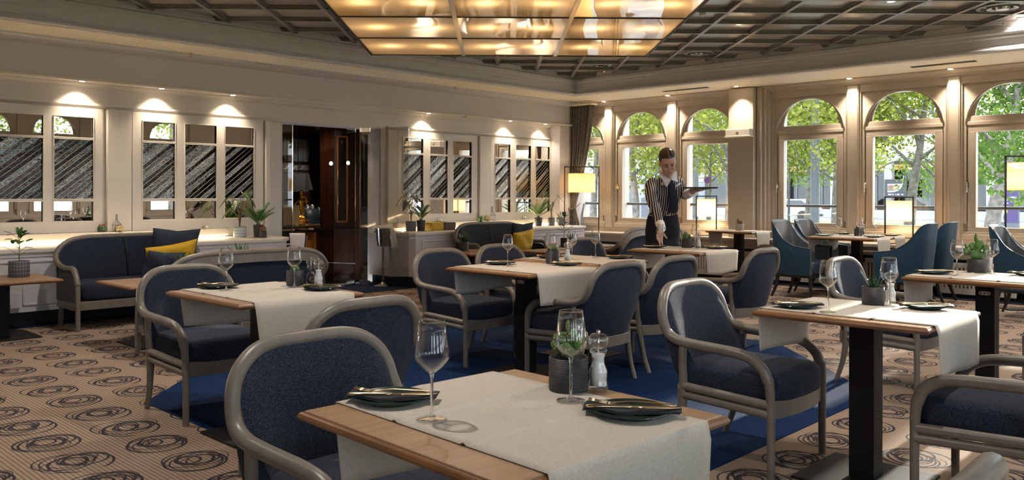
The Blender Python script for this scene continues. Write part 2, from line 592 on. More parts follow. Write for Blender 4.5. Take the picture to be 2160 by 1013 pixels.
def empty(name, loc=(0, 0, 0), rz=0):
    o = bpy.data.objects.new(name, None); COL.objects.link(o)
    o.location = loc; o.rotation_euler = (0, 0, rz); o.empty_display_size = .05
    return o
def tag(o, label, cat, group=None, kind=None):
    if label: o['label'] = label
    if cat: o['category'] = cat
    if group: o['group'] = group
    if kind: o['kind'] = kind
    return o
def struct(o):
    o['kind'] = 'structure'; return o
CH = {}
def kids(o):
    return [c for c in ALLC if c.parent == o]
def copy_tree(o, parent=None):
    c = o.copy(); COL.objects.link(c)
    if parent: c.parent = parent
    for ch in list(o.children):
        copy_tree(ch, c)
    return c
PROTO = {}
def inst(key, maker, loc, rz=0, label=None, cat=None, group=None, scale=None):
    if key not in PROTO:
        o = maker(); PROTO[key] = o; bpy.context.view_layer.update()
    else:
        o = copy_tree(PROTO[key])
    o.location = loc; o.rotation_euler = (0, 0, rz)
    if scale: o.scale = scale
    if label: o['label'] = label
    if cat: o['category'] = cat
    if group: o['group'] = group
    return o
# ================================================================== the room
YF, YB, YL, YS = 9.66, 9.39, 9.55, 8.87      # mirror wall, bulkhead, ledge front, shelf front
XP, XG, XB = 11.60, 11.72, 11.25             # window wall face, glass, window bench front
ZSOF, ZC = 2.868, 3.21
FXI, FYI = 10.52, 8.71                       # inner faces of the soffit
XW0, YW0 = -3.0, -1.35                        # the two walls behind the camera
OPEN0, OPEN1, OPZ = 5.724, 7.30, 2.203       # opening to the bar

# floor
b = MB(); b.box(XW0 - .2, 12.0, YW0 - .2, YF + .05, -.12, 0)
struct(b.build('floor', 'beige_carpet'))
oct_ = [(2.10, 3.30), (3.40, 2.0), (5.40, 2.0), (6.70, 3.30), (6.70, 5.10), (5.40, 6.40), (3.40, 6.40), (2.10, 5.10)]
b = MB(); b.prism(oct_, -.002, .004)
tag(b.build('blue_rug', 'blue_carpet'), 'large plain royal blue octagonal carpet set into the patterned beige carpet', 'rug')
b = MB(); b.box(XW0, 11.4, 8.72, YF + .04, -.002, .003)
struct(b.build('trim_border_carpet', 'border_carpet'))

# ---- ceiling: square coffers turned 45 degrees to the walls
b = MB(); b.box(XW0 - .2, 12.2, YW0 - .2, YF + .4, ZC, ZC + .1)
struct(b.build('ceiling', 'ceiling_panel'))
def cliprange(u, along, bounds):
    # line: along='v': points (u fixed), find v range within the rectangle
    x0, x1, y0, y1 = bounds; lo, hi = -40, 40
    s2 = 2 ** .5
    for (lim, sgn, ax) in ((x0, 1, 0), (x1, -1, 0), (y0, 1, 1), (y1, -1, 1)):
        # x=(u+v)/s2 ; y=(v-u)/s2
        if along == 'v': k0, k1 = ((u / s2), 1 / s2) if ax == 0 else ((-u / s2), 1 / s2)
        else: k0, k1 = ((u / s2), 1 / s2) if ax == 0 else ((u / s2), -1 / s2)
        t = (lim - k0) / k1
        if (sgn > 0) == (k1 > 0): lo = max(lo, t)
        else: hi = min(hi, t)
    return lo, hi
BND = (XW0, FXI + .06, YW0, FYI + .06)
b = MB()
RM = Matrix.Rotation(-PI / 4, 4, 'Z')        # local x = u (right), local y = v (away)
for i in range(-24, 25):
    u = .02 + .600 * i
    lo, hi = cliprange(u, 'v', BND)
    if hi - lo > .1:
        b.box(u - .022, u + .022, lo, hi, 3.162, ZC, RM)
        b.box(u - .038, u + .038, lo, hi, 3.186, ZC + .001, RM)
    v = .55 + .58 * i
    lo, hi = cliprange(v, 'u', BND)
    if hi - lo > .1:
        b.box(lo, hi, v - .022, v + .022, 3.164, ZC, RM)
        b.box(lo, hi, v - .038, v + .038, 3.188, ZC + .001, RM)
g = b.build('ceiling_coffer_beams', 'ceiling_beam'); struct(g)

# ---- soffit round the coffered field, with moulded fascia
def mould(name, mat, prof, p0, p1, nrm):
    """extrude a profile [(out, z)] along p0->p1; out is measured along nrm"""
    b = MB(); n = len(prof); vs = []
    for p in (p0, p1):
        for (o, z) in prof:
            vs.append((p[0] + nrm[0] * o, p[1] + nrm[1] * o, z))
    fs = [(i, (i + 1) % n, n + (i + 1) % n, n + i) for i in range(n)] + [tuple(range(n)), tuple(range(2 * n - 1, n - 1, -1))]
    b.add(vs, fs)
    o = b.build(name, mat, fixn=True); struct(o); return o
FAS = [(0, ZSOF), (.03, ZSOF), (.045, ZSOF + .012), (.045, ZSOF + .03), (.02, ZSOF + .045), (.015, ZSOF + .06), (0, ZSOF + .07), (0, 3.02), (.02, 3.035), (.02, 3.06), (.045, 3.08), (.045, 3.12), (0, 3.14), (0, ZC), (-.02, ZC), (-.02, ZSOF)]
mould('trim_fascia_left', 'fascia_lit_paint', FAS, (XW0, FYI, 0), (FXI + .045, FYI, 0), (0, -1))
mould('trim_fascia_window', 'fascia_lit_paint', FAS, (FXI, YW0, 0), (FXI, FYI + .045, 0), (-1, 0))
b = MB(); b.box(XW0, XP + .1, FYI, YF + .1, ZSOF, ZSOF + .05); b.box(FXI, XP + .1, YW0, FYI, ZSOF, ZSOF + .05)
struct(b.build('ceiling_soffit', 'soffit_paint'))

# ---- left wall: bulkhead, frieze, mirror panelling
XE = 11.30
ZB = 2.466
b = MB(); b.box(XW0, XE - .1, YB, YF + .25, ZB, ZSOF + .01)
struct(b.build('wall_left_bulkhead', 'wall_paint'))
CORN = [(0, ZSOF), (.10, ZSOF), (.10, ZSOF - .018), (.075, ZSOF - .03), (.05, ZSOF - .05), (.035, ZSOF - .06), (.015, ZSOF - .075), (0, ZSOF - .08)]
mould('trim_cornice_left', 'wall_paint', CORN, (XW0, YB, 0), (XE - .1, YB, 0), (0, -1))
mould('trim_bulkhead_left', 'cream_paint', [(0, ZB - .012), (.03, ZB - .012), (.035, ZB + .005), (.02, ZB + .02), (0, ZB + .025)], (XW0, YB, 0), (XE - .06, YB, 0), (0, -1))
mould('trim_cove_left', 'cream_paint', [(0, ZB), (.07, ZB), (.06, ZB - .02), (.025, ZB - .03), (.015, ZB - .045), (0, ZB - .05)], (XW0, YF, 0), (XE, YF, 0), (0, -1))
b = MB()
b.box(XW0, OPEN0, YF, YF + .25, 0, ZB + .01)
b.box(OPEN1, XE, YF, YF + .25, 0, ZB + .01)
b.box(OPEN0, OPEN1, YF, YF + .25, OPZ, ZB + .01)
struct(b.build('wall_left', 'cream_paint'))
mould('trim_panel_top_left', 'cream_paint', [(0, 2.245), (.035, 2.245), (.04, 2.235), (.04, 2.222), (.02, 2.208), (.012, 2.195), (0, 2.19)], (XW0, YF, 0), (OPEN0 - .02, YF, 0), (0, -1))
mould('trim_panel_top_left', 'cream_paint', [(0, 2.245), (.035, 2.245), (.04, 2.235), (.04, 2.222), (.02, 2.208), (.012, 2.195), (0, 2.19)], (7.42, YF, 0), (XE + .03, YF, 0), (0, -1))
# ledge along the bottom of the panelling, lit from below
def ledge(x0, x1):
    b = MB(); b.box(x0, x1, YL, YF, .765, .84)
    o = b.build('trim_ledge_left', 'cream_paint', bevel=.008); struct(o)
    b = MB(); b.box(x0 + .02, x1 - .02, YL + .025, YL + .05, .757, .765)
    tag(b.build('light_strip', 'led'), 'thin warm light strip under the ledge on the %s run of the mirror wall' % ('left' if x0 < 5 else 'right'), 'light strip')
    l = lamp('AREA', 'ledge_light', ((x0 + x1) / 2, YL + .012, .755), 6 * (x1 - x0), (1, .80, .52), aim=(0, -.25, -1), shape='RECTANGLE', size=x1 - x0 - .04, size_y=.02)
ledge(XW0, 4.95); ledge(7.55, XE)

def mirror_panel(x0, x1, glasses, idx, label):
    """panelled frame with three mirror lights in each opening"""
    t = empty('mirror_panel', ((x0 + x1) / 2, YF, 0))
    cx = (x0 + x1) / 2
    tag(t, label, 'mirror panel', 'mirror panels with diagonal cut glass along the wall')
    zb, zt = .845, 2.19
    th = .045
    rows = ((1.868, 2.083), (1.206, 1.842), (.966, 1.176))
    b = MB()
    xs = [x0]
    for (a, c) in glasses: xs += [a, c]
    xs.append(x1)
    for i in range(0, len(xs), 2):
        b.box(xs[i] - cx, xs[i + 1] - cx, -th, -.002, zb, zt)
    for (a, c) in glasses:
        b.box(a - cx, c - cx, -th, -.002, zb, rows[2][0]); b.box(a - cx, c - cx, -th, -.002, rows[0][1], zt)
        b.box(a - cx, c - cx, -th, -.002, rows[2][1], rows[1][0]); b.box(a - cx, c - cx, -th, -.002, rows[1][1], rows[0][0])
    b.build('panel_frame', 'cream_paint', t)
    for (a, c) in glasses:
        for ri, (z0, z1) in enumerate(rows):
            b = MB(); b.box(a - cx, c - cx, -.022, -.015, z0, z1)
            if ri == 0: b.v = [(v[0], v[1] - (v[2] - z0) * .016, v[2]) for v in b.v]
            b.build('mirror_glass' if ri != 1 else 'strip_glass', 'mirror' if ri != 1 else 'strip_mirror', t)
            b = MB()
            for (p, q, r_, s_) in ((a - .012, c + .012, z0 - .012, z0), (a - .012, c + .012, z1, z1 + .012), (a - .012, a, z0, z1), (c, c + .012, z0, z1)):
                b.box(p - cx, q - cx, -th - .008, -.02, r_, s_)
            b.build('glazing_bead', 'cream_paint', t, bevel=.004)
    return t
G = [(-.02, .36), (.48, .86), (.99, 1.36)]
mirror_panel(1.15, 3.50, [(1.36, 1.74), (1.86, 2.24), (2.515 - .13, 2.897), (3.007, 3.398)], 0, 'cream framed mirror panel with diagonal glass strips at the far left edge')
mirror_panel(3.82, 5.44, [(3.936, 4.303), (4.429, 4.813), (4.929, 5.309)], 1, 'cream framed mirror panel with diagonal glass strips above the left blue sofa')
mirror_panel(7.60, 9.20, [(7.702, 8.071), (8.211, 8.563), (8.681, 9.064)], 2, 'cream framed mirror panel with diagonal glass strips behind the stacked magazines')
mirror_panel(9.50, 11.09, [(9.603, 9.947), (10.084, 10.445), (10.577, 10.933)], 3, 'cream framed mirror panel with diagonal glass strips nearest the grey curtain')
# pilasters between the panels
for (a, c, nm) in ((3.54, 3.80, 'a'), (5.47, 5.53, 'b'), (9.23, 9.47, 'c'), (11.12, 11.28, 'd'), (7.40, 7.57, 'e')):
    b = MB(); b.box(a, c, YF - .075, YF, .845, 2.19)
    struct(b.build('trim_pilaster_left', 'cream_paint', bevel=.006))
# small wall socket lights under the panels
for (px, py, lab) in ((429, 480, 'left'), (924, 465, 'middle'), (1103, 459, 'right')):
    p = onY(px, py, YF - .05)
    t = empty('wall_spotlight', p)
    b = MB(); b.lathe([(.0, 0), (.018, 0), (.018, .02), (.0, .02)], 12, Matrix.Rotation(PI / 2, 4, 'X')); b.build('mount', 'gold', t, smooth=True, auto=40)
    b = MB(); b.ell((.035, -.025, 0), (.022, .022, .022)); b.build('lens', 'white_plastic', t, smooth=True)
    tag(t, 'tiny brass and white spotlight at the bottom of the mirror panels, %s one' % lab, 'spotlight', 'tiny spotlights under the mirror panels')

# ---- shelf cabinets along the left wall
def cabinet(poly, plinth, x0, x1, label, panels):
    t = empty('low_cabinet', ((x0 + x1) / 2, YS + .3, 0)); ox, oy = t.location.x, t.location.y
    sh = lambda pl, d=0: [(p[0] - ox, p[1] - oy) for p in pl]
    b = MB(); b.prism(sh(poly), .13, .70); b.build('carcass', 'wall_paint', t)
    cx = sum(p[0] for p in poly) / len(poly); cy = sum(p[1] for p in poly) / len(poly)
    b = MB(); b.prism([(p[0] - ox + (-.02 if p[0] < cx else .02 if abs(p[0] - cx) > .3 else 0), p[1] - oy + (-.025 if p[1] < cy else 0)) for p in poly], .69, .735)
    b.build('shelf_top', 'cream_paint', t, bevel=.012, segs=3)
    b = MB(); b.prism(sh(plinth), 0, .131); b.build('plinth', 'black_plinth', t)
    for (a, c) in panels:
        b = MB()
        z0, z1 = .19, .62
        for (p, q, r_, s_) in ((a, c, z0, z0 + .02), (a, c, z1 - .02, z1), (a, a + .02, z0, z1), (c - .02, c, z0, z1)):
            b.box(p - ox, q - ox, YS - .012 - oy, YS - oy + .005, r_, s_)
        b.build('panel_moulding', 'wall_paint', t, bevel=.005)
    b = MB(); b.box(x0 + .1 - ox, min(x1 - .02, x1) - ox, YS - .01 - oy, YS - oy + .005, .655, .667); b.build('top_moulding', 'wall_paint', t)
    tag(t, label, 'cabinet'); return t
cabinet([(XW0, YS), (5.25, YS), (5.48, YS + .25), (5.48, YF), (XW0, YF)], [(XW0, YS + .07), (5.2, YS + .07), (5.42, YS + .3), (5.42, YF), (XW0, YF)], XW0, 5.48,
        'long low cream cabinet with a lit shelf under the left mirrors', [(x, x + .50) for x in (-.5, .1, .7, 1.3, 1.9, 2.5, 3.1, 3.7, 4.3)])
cabinet([(7.12, YS + .28), (7.32, YS), (10.98, YS), (10.98, YF), (7.12, YF)], [(7.18, YS + .32), (7.37, YS + .07), (10.92, YS + .07), (10.92, YF), (7.18, YF)], 7.12, 10.98,
        'long low cream cabinet with a lit shelf right of the bar door', [(7.42, 8.6), (8.7, 9.3), (9.4, 10.0), (10.1, 10.8)])

# ---- window wall
WIN = [(8.93, 9.66), (7.645, 8.728), (6.409, 7.442), (4.709, 5.796), (3.418, 4.513), (2.147, 3.237), (.861, 1.951), (-.425, .665)]
Z0, Z1, ZT, ZSP = .78, 2.683, 2.695, 2.27
def arch_pts(yc, r, z, n=18):
    return [(yc + r * math.cos(PI * k / n), z + r * math.sin(PI * k / n)) for k in range(n + 1)]
def wall_seg(name, along, c0, c1, gaps, z0, z1, thick, face, inward):
    """wall in plane face with rectangular gaps [(a,b,za,zb)]"""
    b = MB(); gaps = sorted(gaps)
    cur = c0
    def put(a, c, za, zb):
        if c - a < 1e-4 or zb - za < 1e-4: return
        if along == 'y': b.box(face, face + thick * inward, a, c, za, zb)
        else: b.box(a, c, face, face + thick * inward, za, zb)
    for (a, c, za, zb) in gaps:
        put(cur, a, z0, z1); put(a, c, z0, za); put(a, c, zb, z1); cur = c
    put(cur, c1, z0, z1)
    return b
b = wall_seg('wall_right', 'y', YW0 - .2, YF + .25, [(a, c, .70, Z1) for a, c in WIN], 0, ZSOF + .01, .45, XP, 1)
struct(b.build('wall_right', 'frame_paint'))
BWIN = [(-1.9, -.8), (-.6, .5), (.7, 1.8), (2.0, 3.1), (3.3, 4.4), (4.6, 5.7), (5.9, 7.0), (7.2, 8.3), (8.5, 9.6)]
b = wall_seg('wall_back', 'x', XW0 - .2, XP + .4, [(a, c, .70, Z1) for a, c in BWIN], 0, ZC, .45, YW0, -1)
struct(b.build('wall_back', 'frame_paint'))
b = MB(); b.box(XW0 - .25, XW0, YW0 - .4, YF + .25, 0, ZC); struct(b.build('wall_side', 'wall_paint'))
CW = [(0, ZSOF), (.13, ZSOF), (.13, ZSOF - .015), (.09, ZSOF - .03), (.07, ZSOF - .045), (.04, ZSOF - .055), (.03, ZSOF - .08), (0, ZSOF - .09)]
mould('trim_cornice_right', 'frame_paint', CW, (XP, YW0, 0), (XP, YF, 0), (-1, 0))
# pier faces stand slightly proud, with beaded edges
for i in range(len(WIN) - 1):
    hi = WIN[i][0]; lo = WIN[i + 1][1]
    if lo == 5.796: continue
    b = MB(); b.box(XP - .025, XP, lo + .018, hi - .018, .70, ZSOF - .09); b.box(XP - .035, XP, lo + .03, lo + .045, .70, ZSOF - .09); b.box(XP - .035, XP, hi - .045, hi - .03, .70, ZSOF - .09)
    struct(b.build('trim_pier_right', 'frame_paint', bevel=.004))
b = MB(); b.box(XP - .24, XP, 5.99, 6.40, .62, ZSOF - .01); struct(b.build('wall_column', 'frame_paint', bevel=.008))
b = MB()
for k, (y, r) in enumerate(((5.94, .03), (5.885, .018), (5.85, .018))):
    b.box(XP - .16 + k * .05, XP, y - r, y + r + .01, .62, ZSOF - .01)
struct(b.build('trim_column_side', 'frame_paint', bevel=.008, segs=3))

def window(i, a, c, axis='y'):
    """arched window: local u runs along the wall, w outwards"""
    o = empty('window_%d' % i, (XP, (a + c) / 2, 0) if axis == 'y' else ((a + c) / 2, YW0, 0), 0 if axis == 'y' else -PI / 2)
    struct(o)
    h = (c - a) / 2
    gl, gr = -h + .145, h - .14       # glass edges
    if axis == 'y': pass
    # arched spandrel board
    R = (gr - gl) / 2; yc = (gl + gr) / 2
    def board(w0, w1, r, zsp, z0, mat, name, ztop=Z1):
        arc = arch_pts(yc, r, zsp)
        b = MB(); m = len(arc)
        outer = []
        for (y, z) in arc:
            # project to rectangle boundary
            dy, dz = y - yc, z - zsp
            s = 99
            if abs(dy) > 1e-6: s = min(s, ((h if dy > 0 else -h) - yc) / dy)
            if dz > 1e-6: s = min(s, (ztop - zsp) / dz)
            outer.append((yc + dy * s, zsp + dz * s))
        vs = [(w0, y, z) for y, z in arc] + [(w0, y, z) for y, z in outer] + [(w1, y, z) for y, z in arc] + [(w1, y, z) for y, z in outer]
        fs = []
        for k in range(m - 1):
            fs += [(k, k + 1, m + k + 1, m + k), (2 * m + k, 3 * m + k, 3 * m + k + 1, 2 * m + k + 1), (k, 2 * m + k, 2 * m + k + 1, k + 1)]
        # corner fillers
        b.add(vs, fs)
        for sgn in (-1, 1):
            yy = sgn * h
            idx = [k for k in range(m) if (outer[k][1] >= ztop - 1e-4)]
            k = idx[0] if sgn > 0 else idx[-1]
            kk = k - 1 if sgn > 0 else k + 1
            p1, p2 = outer[k], outer[kk]
            for w in (w0, w1):
                b.add([(w, p1[0], p1[1]), (w, p2[0], p2[1]), (w, yy, ztop)], [(0, 1, 2)])
        # legs below the spring
        if z0 < zsp:
            b.box(w0, w1, -h, yc - r, z0, zsp); b.box(w0, w1, yc + r, h, z0, zsp)
        return b.build(name, mat, o)
    board(.075, .10, R + .01, ZSP, .80, 'frame_paint', 'arched_frame')
    board(.03, .078, R + .10, ZSP - .12, .9, 'frame_paint', 'arched_lining')
    # thin raised moulding curve
    b = MB()
    b.tube([(.028, yc + (R + .105) * math.cos(t), ZSP - .10 + (R + .105) * math.sin(t)) for t in [PI * k / 20 for k in range(21)] if ZSP - .10 + (R + .105) * math.sin(t) < Z1], .008, 6)
    b.build('arch_bead', 'frame_paint', o, smooth=True)
    # transom, casement frame
    b = MB(); b.box(.05, .13, -h, h, 2.085, ZSP); b.box(.035, .06, -h, h, 2.15, 2.20)
    b.build('transom', 'frame_paint', o, bevel=.006)
    b = MB()
    fw = .085
    b.box(.045, .12, gl - fw, gr + fw, 2.075 - .0, 2.075 + fw * .9); b.box(.045, .12, gl - fw, gr + fw, .852 - fw, .852)
    b.box(.045, .12, gl - fw, gl, .852, 2.076); b.box(.045, .12, gr, gr + fw, .852, 2.076)
    for (p, q, r_, s_) in ((gl, gr, .852, .862), (gl, gr, 2.065, 2.075), (gl, gl + .01, .86, 2.07), (gr - .01, gr, .86, 2.07)):
        b.box(.035, .13, p, q, r_, s_)
    b.build('casement_frame', 'frame_paint', o, bevel=.005)
    b = MB(); b.box(-.01, .10, -h, h, .70, .77); b.box(.03, .1, -h, h, .765, .80); b.build('sill_board', 'frame_paint', o, bevel=.006)
    # glass
    b = MB(); b.box(.118, .123, gl, gr, .85, 2.08); b.build('lower_pane', 'window_pane', o)
    arc = arch_pts(yc, R + .02, ZSP)
    b = MB(); n = len(arc); b.add([(.12, y, z) for y, z in arc], [tuple(range(n))]); b.build('arched_pane', 'window_pane', o)
    # handle
    b = MB(); hy = -h + .045 if axis == 'y' else h - .05
    hy = h - .055
    b.box(.035, .047, hy - .014, hy + .014, 1.36, 1.44); b.tube([(.04, hy, 1.42), (0, hy, 1.42), (-.005, hy, 1.41), (-.005, hy, 1.30)], .009, 8)
    b.build('window_handle', 'white_plastic' if i % 2 else 'steel', o, smooth=True, auto=40)
    # outside guard rail across the opening
    b = MB(); b.tube([(.40, -h - .08, 1.10), (.40, h + .08, 1.10)], .022, 10); b.build('guard_rail', 'rail_metal', o, smooth=True, auto=50)
    # dark reveal outside on the left
    return o
wi = 1
for (a, c) in WIN:
    window(wi, a, c); wi += 1
for (a, c) in BWIN:
    window(wi, a, c, 'x'); wi += 1

# ---- window bench and radiator covers
b = MB(); b.box(XB - .05, XP + .01, YW0, 9.15, .575, .625); struct(b.build('trim_window_bench', 'cream_paint' if 0 else 'frame_paint', bevel=.012, segs=3))
b = MB(); b.box(XB + .04, XB + .08, YW0, 9.1, .0, .58); struct(b.build('trim_bench_face', 'black_plinth'))
b = MB(); b.box(XB, XP, YW0, 9.1, .47, .575); struct(b.build('trim_bench_apron', 'frame_paint', bevel=.005))
b = MB(); b.box(XB - .25, XB + .05, YW0, 9.3, -.001, .0045); struct(b.build('trim_dark_border', 'border_carpet'))
# radiator covers with vertical slots
def radiator(y0, y1, k):
    b = MB(); z0, z1 = .045, .43
    n = int((y1 - y0 - .06) / .043)
    b.box(XB, XB + .02, y0, y1, z0, z0 + .075); b.box(XB, XB + .02, y0, y1, z1 - .06, z1)
    b.box(XB, XB + .02, y0, y0 + .035, z0, z1); b.box(XB, XB + .02, y1 - .035, y1, z0, z1)
    for i in range(n):
        y = y0 + .035 + (i + .5) * (y1 - y0 - .07) / n
        b.box(XB, XB + .02, y - .013, y + .013, z0 + .07, z1 - .055)
    o = b.build('radiator_cover', 'radiator_white')
    tag(o, 'cream slotted radiator cover under the windows, %s' % k, 'radiator cover', 'slotted radiator covers under the windows')
rl = ['below the waitress', 'left of the column', 'beneath the column', 'behind the left navy tub chair', 'behind the window table',
      'behind the right pair of navy tub chairs', 'behind the opuntia cactus table', 'at the right edge of the photo']
y = 9.0
for k in range(13):
    y1 = y - .93
    lab = rl[k - 1] if 1 <= k <= 8 else 'section %s' % ['by the curtain', 'past the right edge', 'far past the right edge', 'near the back corner', 'in the back corner'][0 if k == 0 else min(4, k - 8)]
    radiator(y1 + .02, y, lab); y = y1
    if y1 < -.9: break

# heater box with shadow panel on the column
t = empty('air_outlet', (XP - .24, 6.195, 2.12))
b = MB(); b.box(-.10, -.001, -.20, .20, .02, .12); b.build('housing', 'white_plastic', t, bevel=.006)
b = MB(); b.box(-.11, -.001, -.215, .215, 0, .022); b.build('lower_lip', 'white_plastic', t, bevel=.004)
b = MB(); b.box(-.104, -.10, -.02, .02, .07, .075); b.build('maker_plate', 'brass_dark', t)
tag(t, 'cream box shaped air heater high on the column between the windows', 'heater')

# ---- curtain at the corner
def curtain():
    n = 150; rows = []
    prof = [(2.80, 9.50, 8.93, 1), (2.6, 9.50, 8.95, 1), (2.2, 9.48, 9.02, 1), (1.8, 9.46, 9.10, 1), (1.4, 9.44, 9.22, 1), (1.15, 9.42, 9.30, .7), (1.05, 9.41, 9.33, .6), (.95, 9.42, 9.31, .7), (.75, 9.46, 9.25, 1), (.64, 9.47, 9.24, 1)]
    prof = [(p[0], p[1] + .03, p[2], p[3]) for p in prof]
    zs = [p[0] for p in prof]
    for k in range(30):
        z = 2.80 - (2.80 - .64) * k / 29
        for j in range(len(prof) - 1):
            if prof[j][0] >= z >= prof[j + 1][0] - 1e-6:
                f = (prof[j][0] - z) / (prof[j][0] - prof[j + 1][0]); A, B_ = prof[j], prof[j + 1]
                yl = A[1] + (B_[1] - A[1]) * f; yr = A[2] + (B_[2] - A[2]) * f; am = A[3] + (B_[3] - A[3]) * f
                break
        row = []
        for i in range(n):
            s = i / (n - 1)
            ph = s * 2 * PI * 8.5 + .5 * math.sin(s * 9 + z)
            row.append((11.28 + .035 * am * math.sin(ph) + .012 * math.sin(ph * 2.3 + z * 2), yl + (yr - yl) * s + .012 * math.cos(ph), z))
        rows.append(row)
    b = MB(); b.grid(rows)
    t = empty('curtain', (0, 0, 0))
    o = b.build('cloth', 'curtain_fabric', t, smooth=True)
    m = o.modifiers.new('thick', 'SOLIDIFY'); m.thickness = .006
    b = MB(); b.tube(crom([(11.23, 9.44, 1.03), (11.22, 9.36, 1.0), (11.25, 9.28, 1.04), (11.36, 9.3, 1.09), (11.5, 9.4, 1.1)], 4), .02, 8, flat=.5); b.build('tie_back', 'curtain_fabric', t, smooth=True)
    b = MB(); b.box(11.2, 11.36, 8.9, 9.55, 2.80, 2.825); b.build('curtain_rail', 'soffit_paint', t)
    tag(t, 'dark grey pleated floor length curtain tied back beside the first window', 'curtain')
    # pale blue lining cloth showing by the tie
    rows = [[(11.30 + .02 * math.sin(i * 1.7), 9.22 - .05 * k / 8 + .012 * i * (1 - abs(k - 4) / 5) - .03, .70 + .05 * k) for i in range(6)] for k in range(9)]
    b = MB(); b.grid(rows); o = b.build('lining', 'blue_light_cloth', t, smooth=True)
curtain()
b = MB(); b.box(10.98, XP, YS + .55, YF + .2, 0, ZSOF); o = b.build('wall_corner', 'wall_paint'); struct(o)

# ---- ceiling fittings
def downlight(name_pos, nrm_z, r, label, spot=True, energy=26, on=True, size=100, aim=(0, 0, -1), grp='small recessed downlights'):
    t = empty('downlight', name_pos)
    b = MB(); b.lathe([(r * .72, .001), (r * .72, -.006), (r, -.006), (r * 1.03, -.001), (r * 1.03, .002), (r * .72, .002)], 20); b.build('trim_ring', 'steel', t, smooth=True, auto=30)
    b = MB(); b.lathe([(0, -.0035), (r * .7, -.0035), (r * .7, .001), (0, .001)], 16); b.build('lens', 'bulb' if on else 'dark_slot', t)
    if on and spot:
        lamp('SPOT', 'downlight_beam', (0, 0, -.012), energy, SOFTW if name_pos[2] > 3 else WARM, aim=aim, parent=t, spot_size=math.radians(size), spot_blend=.9, shadow_soft_size=.02)
    tag(t, label, 'downlight', grp)
    return t
for k, (x, lab) in enumerate(((3.243, 'leftmost'), (4.098, 'second from left'), (4.97, 'third from left'), (8.086, 'just right of the bar door'), (8.823, 'unlit'), (9.832, 'second from the curtain'), (10.694, 'nearest the curtain'))):
    downlight((x, 9.50, ZB), 0, .042, 'recessed downlight washing the mirror wall, %s' % lab, on=(k != 4), energy=19, size=100, aim=(0, .22, -1))
for x, wh in ((-1.2, 'farthest'), (.1, 'second farthest'), (1.4, 'nearest')):
    downlight((x, 9.50, ZB), 0, .042, 'recessed downlight over the mirrors beyond the left photo edge, %s' % wh, energy=19, size=100, aim=(0, .22, -1))
for (x, y, z, lab) in ((XP - .16, 8.83, ZSOF, 'above the curtain side window'), (XP - .16, 7.54, ZSOF, 'above the pier behind the waitress'), (XP - .42, 6.17, ZSOF, 'above the column heater'), (XP - .16, 4.61, ZSOF, 'between the fourth and fifth windows'), (XP - .16, 3.33, ZSOF, 'over the pier left of the last window'), (XP - .16, 2.05, ZSOF, 'beyond the right edge'), (XP - .16, .76, ZSOF, 'far beyond the right edge')):
    downlight((x, y, z - .001), 0, .045, 'recessed downlight washing the window piers, %s' % lab, energy=42, size=88, aim=(.10, 0, -1))
for (px, py, lab) in ((1560, 50, 'in the middle of the coffers'), (1277, 151, 'near the far corner'), (1880, 2, 'at the top edge of the photo'), (2155, 38, 'at the right edge of the photo')):
    p = onZ(px, py, ZC)
    downlight((p.x, p.y, ZC - .001), 0, .05, 'added fill downlight in the dark coffered ceiling, %s' % lab, energy=62, size=130)
for (x, y, lab) in ((1.3, 2.6, 'over the nearest armchair'), (1.3, 5.6, 'over the left aisle'), (3.6, 4.4, 'over the blue rug'), (4.0, 1.2, 'over the right foreground table'), (6.6, 1.4, 'over the right edge table'), (7.6, .6, 'over the rear of the room'), (3.4, 7.2, 'over the left sofas'), (6.2, 7.2, 'before the bar opening')):  # extra unseen downlights, added to fill the room with light
    u = (x - y) / 2 ** .5; v = (x + y) / 2 ** .5
    u = .32 + .6 * round((u - .32) / .6); v = .84 + .58 * round((v - .84) / .58)
    downlight(((u + v) / 2 ** .5, (v - u) / 2 ** .5, ZC - .001), 0, .05, 'added fill downlight in the dark coffered ceiling, %s' % lab, energy=62, size=140)
# round air outlets
for (px, py, rr, lab) in ((1475, 108, .20, 'beside the light panel'), (2115, 10, .24, 'at the top right of the photo'), (1267, 134, .13, 'nearest the far corner')):
    p = onZ(px, py, ZC); t = empty('round_air_vent', (p.x, p.y, ZC - .002))
    b = MB(); b.lathe_open([(rr, 0), (rr, -.03), (rr * .85, -.035), (rr * .8, -.005), (rr * .62, -.005), (rr * .6, -.04), (rr * .42, -.03), (rr * .4, -.006)], 32); b.build('rings', 'ceiling_beam', t, smooth=True, auto=30)
    b = MB(); b.lathe([(0, -.05), (rr * .25, -.05), (rr * .3, -.02), (0, -.02)], 24); b.build('centre_disc', 'steel' if rr > .15 else 'ceiling_beam', t, smooth=True, auto=30)
    tag(t, 'round ringed air vent in the coffered ceiling, %s' % lab, 'air vent', 'round ceiling air vents')
p = onZ(1482, 28, ZC - .04); t = empty('smoke_detector', (p.x, p.y, ZC - .001))
b = MB(); b.lathe([(0, -.02), (.06, -.02), (.06, 0), (0, 0)], 20); b.build('base', 'white_plastic', t, smooth=True, auto=30)
b = MB(); b.lathe([(0, -.07), (.025, -.068), (.035, -.06), (.038, -.02), (0, -.02)], 20); b.build('sensor', 'white_plastic', t, smooth=True, auto=30)
tag(t, 'white smoke detector beside the corner of the glowing light panel', 'smoke detector')
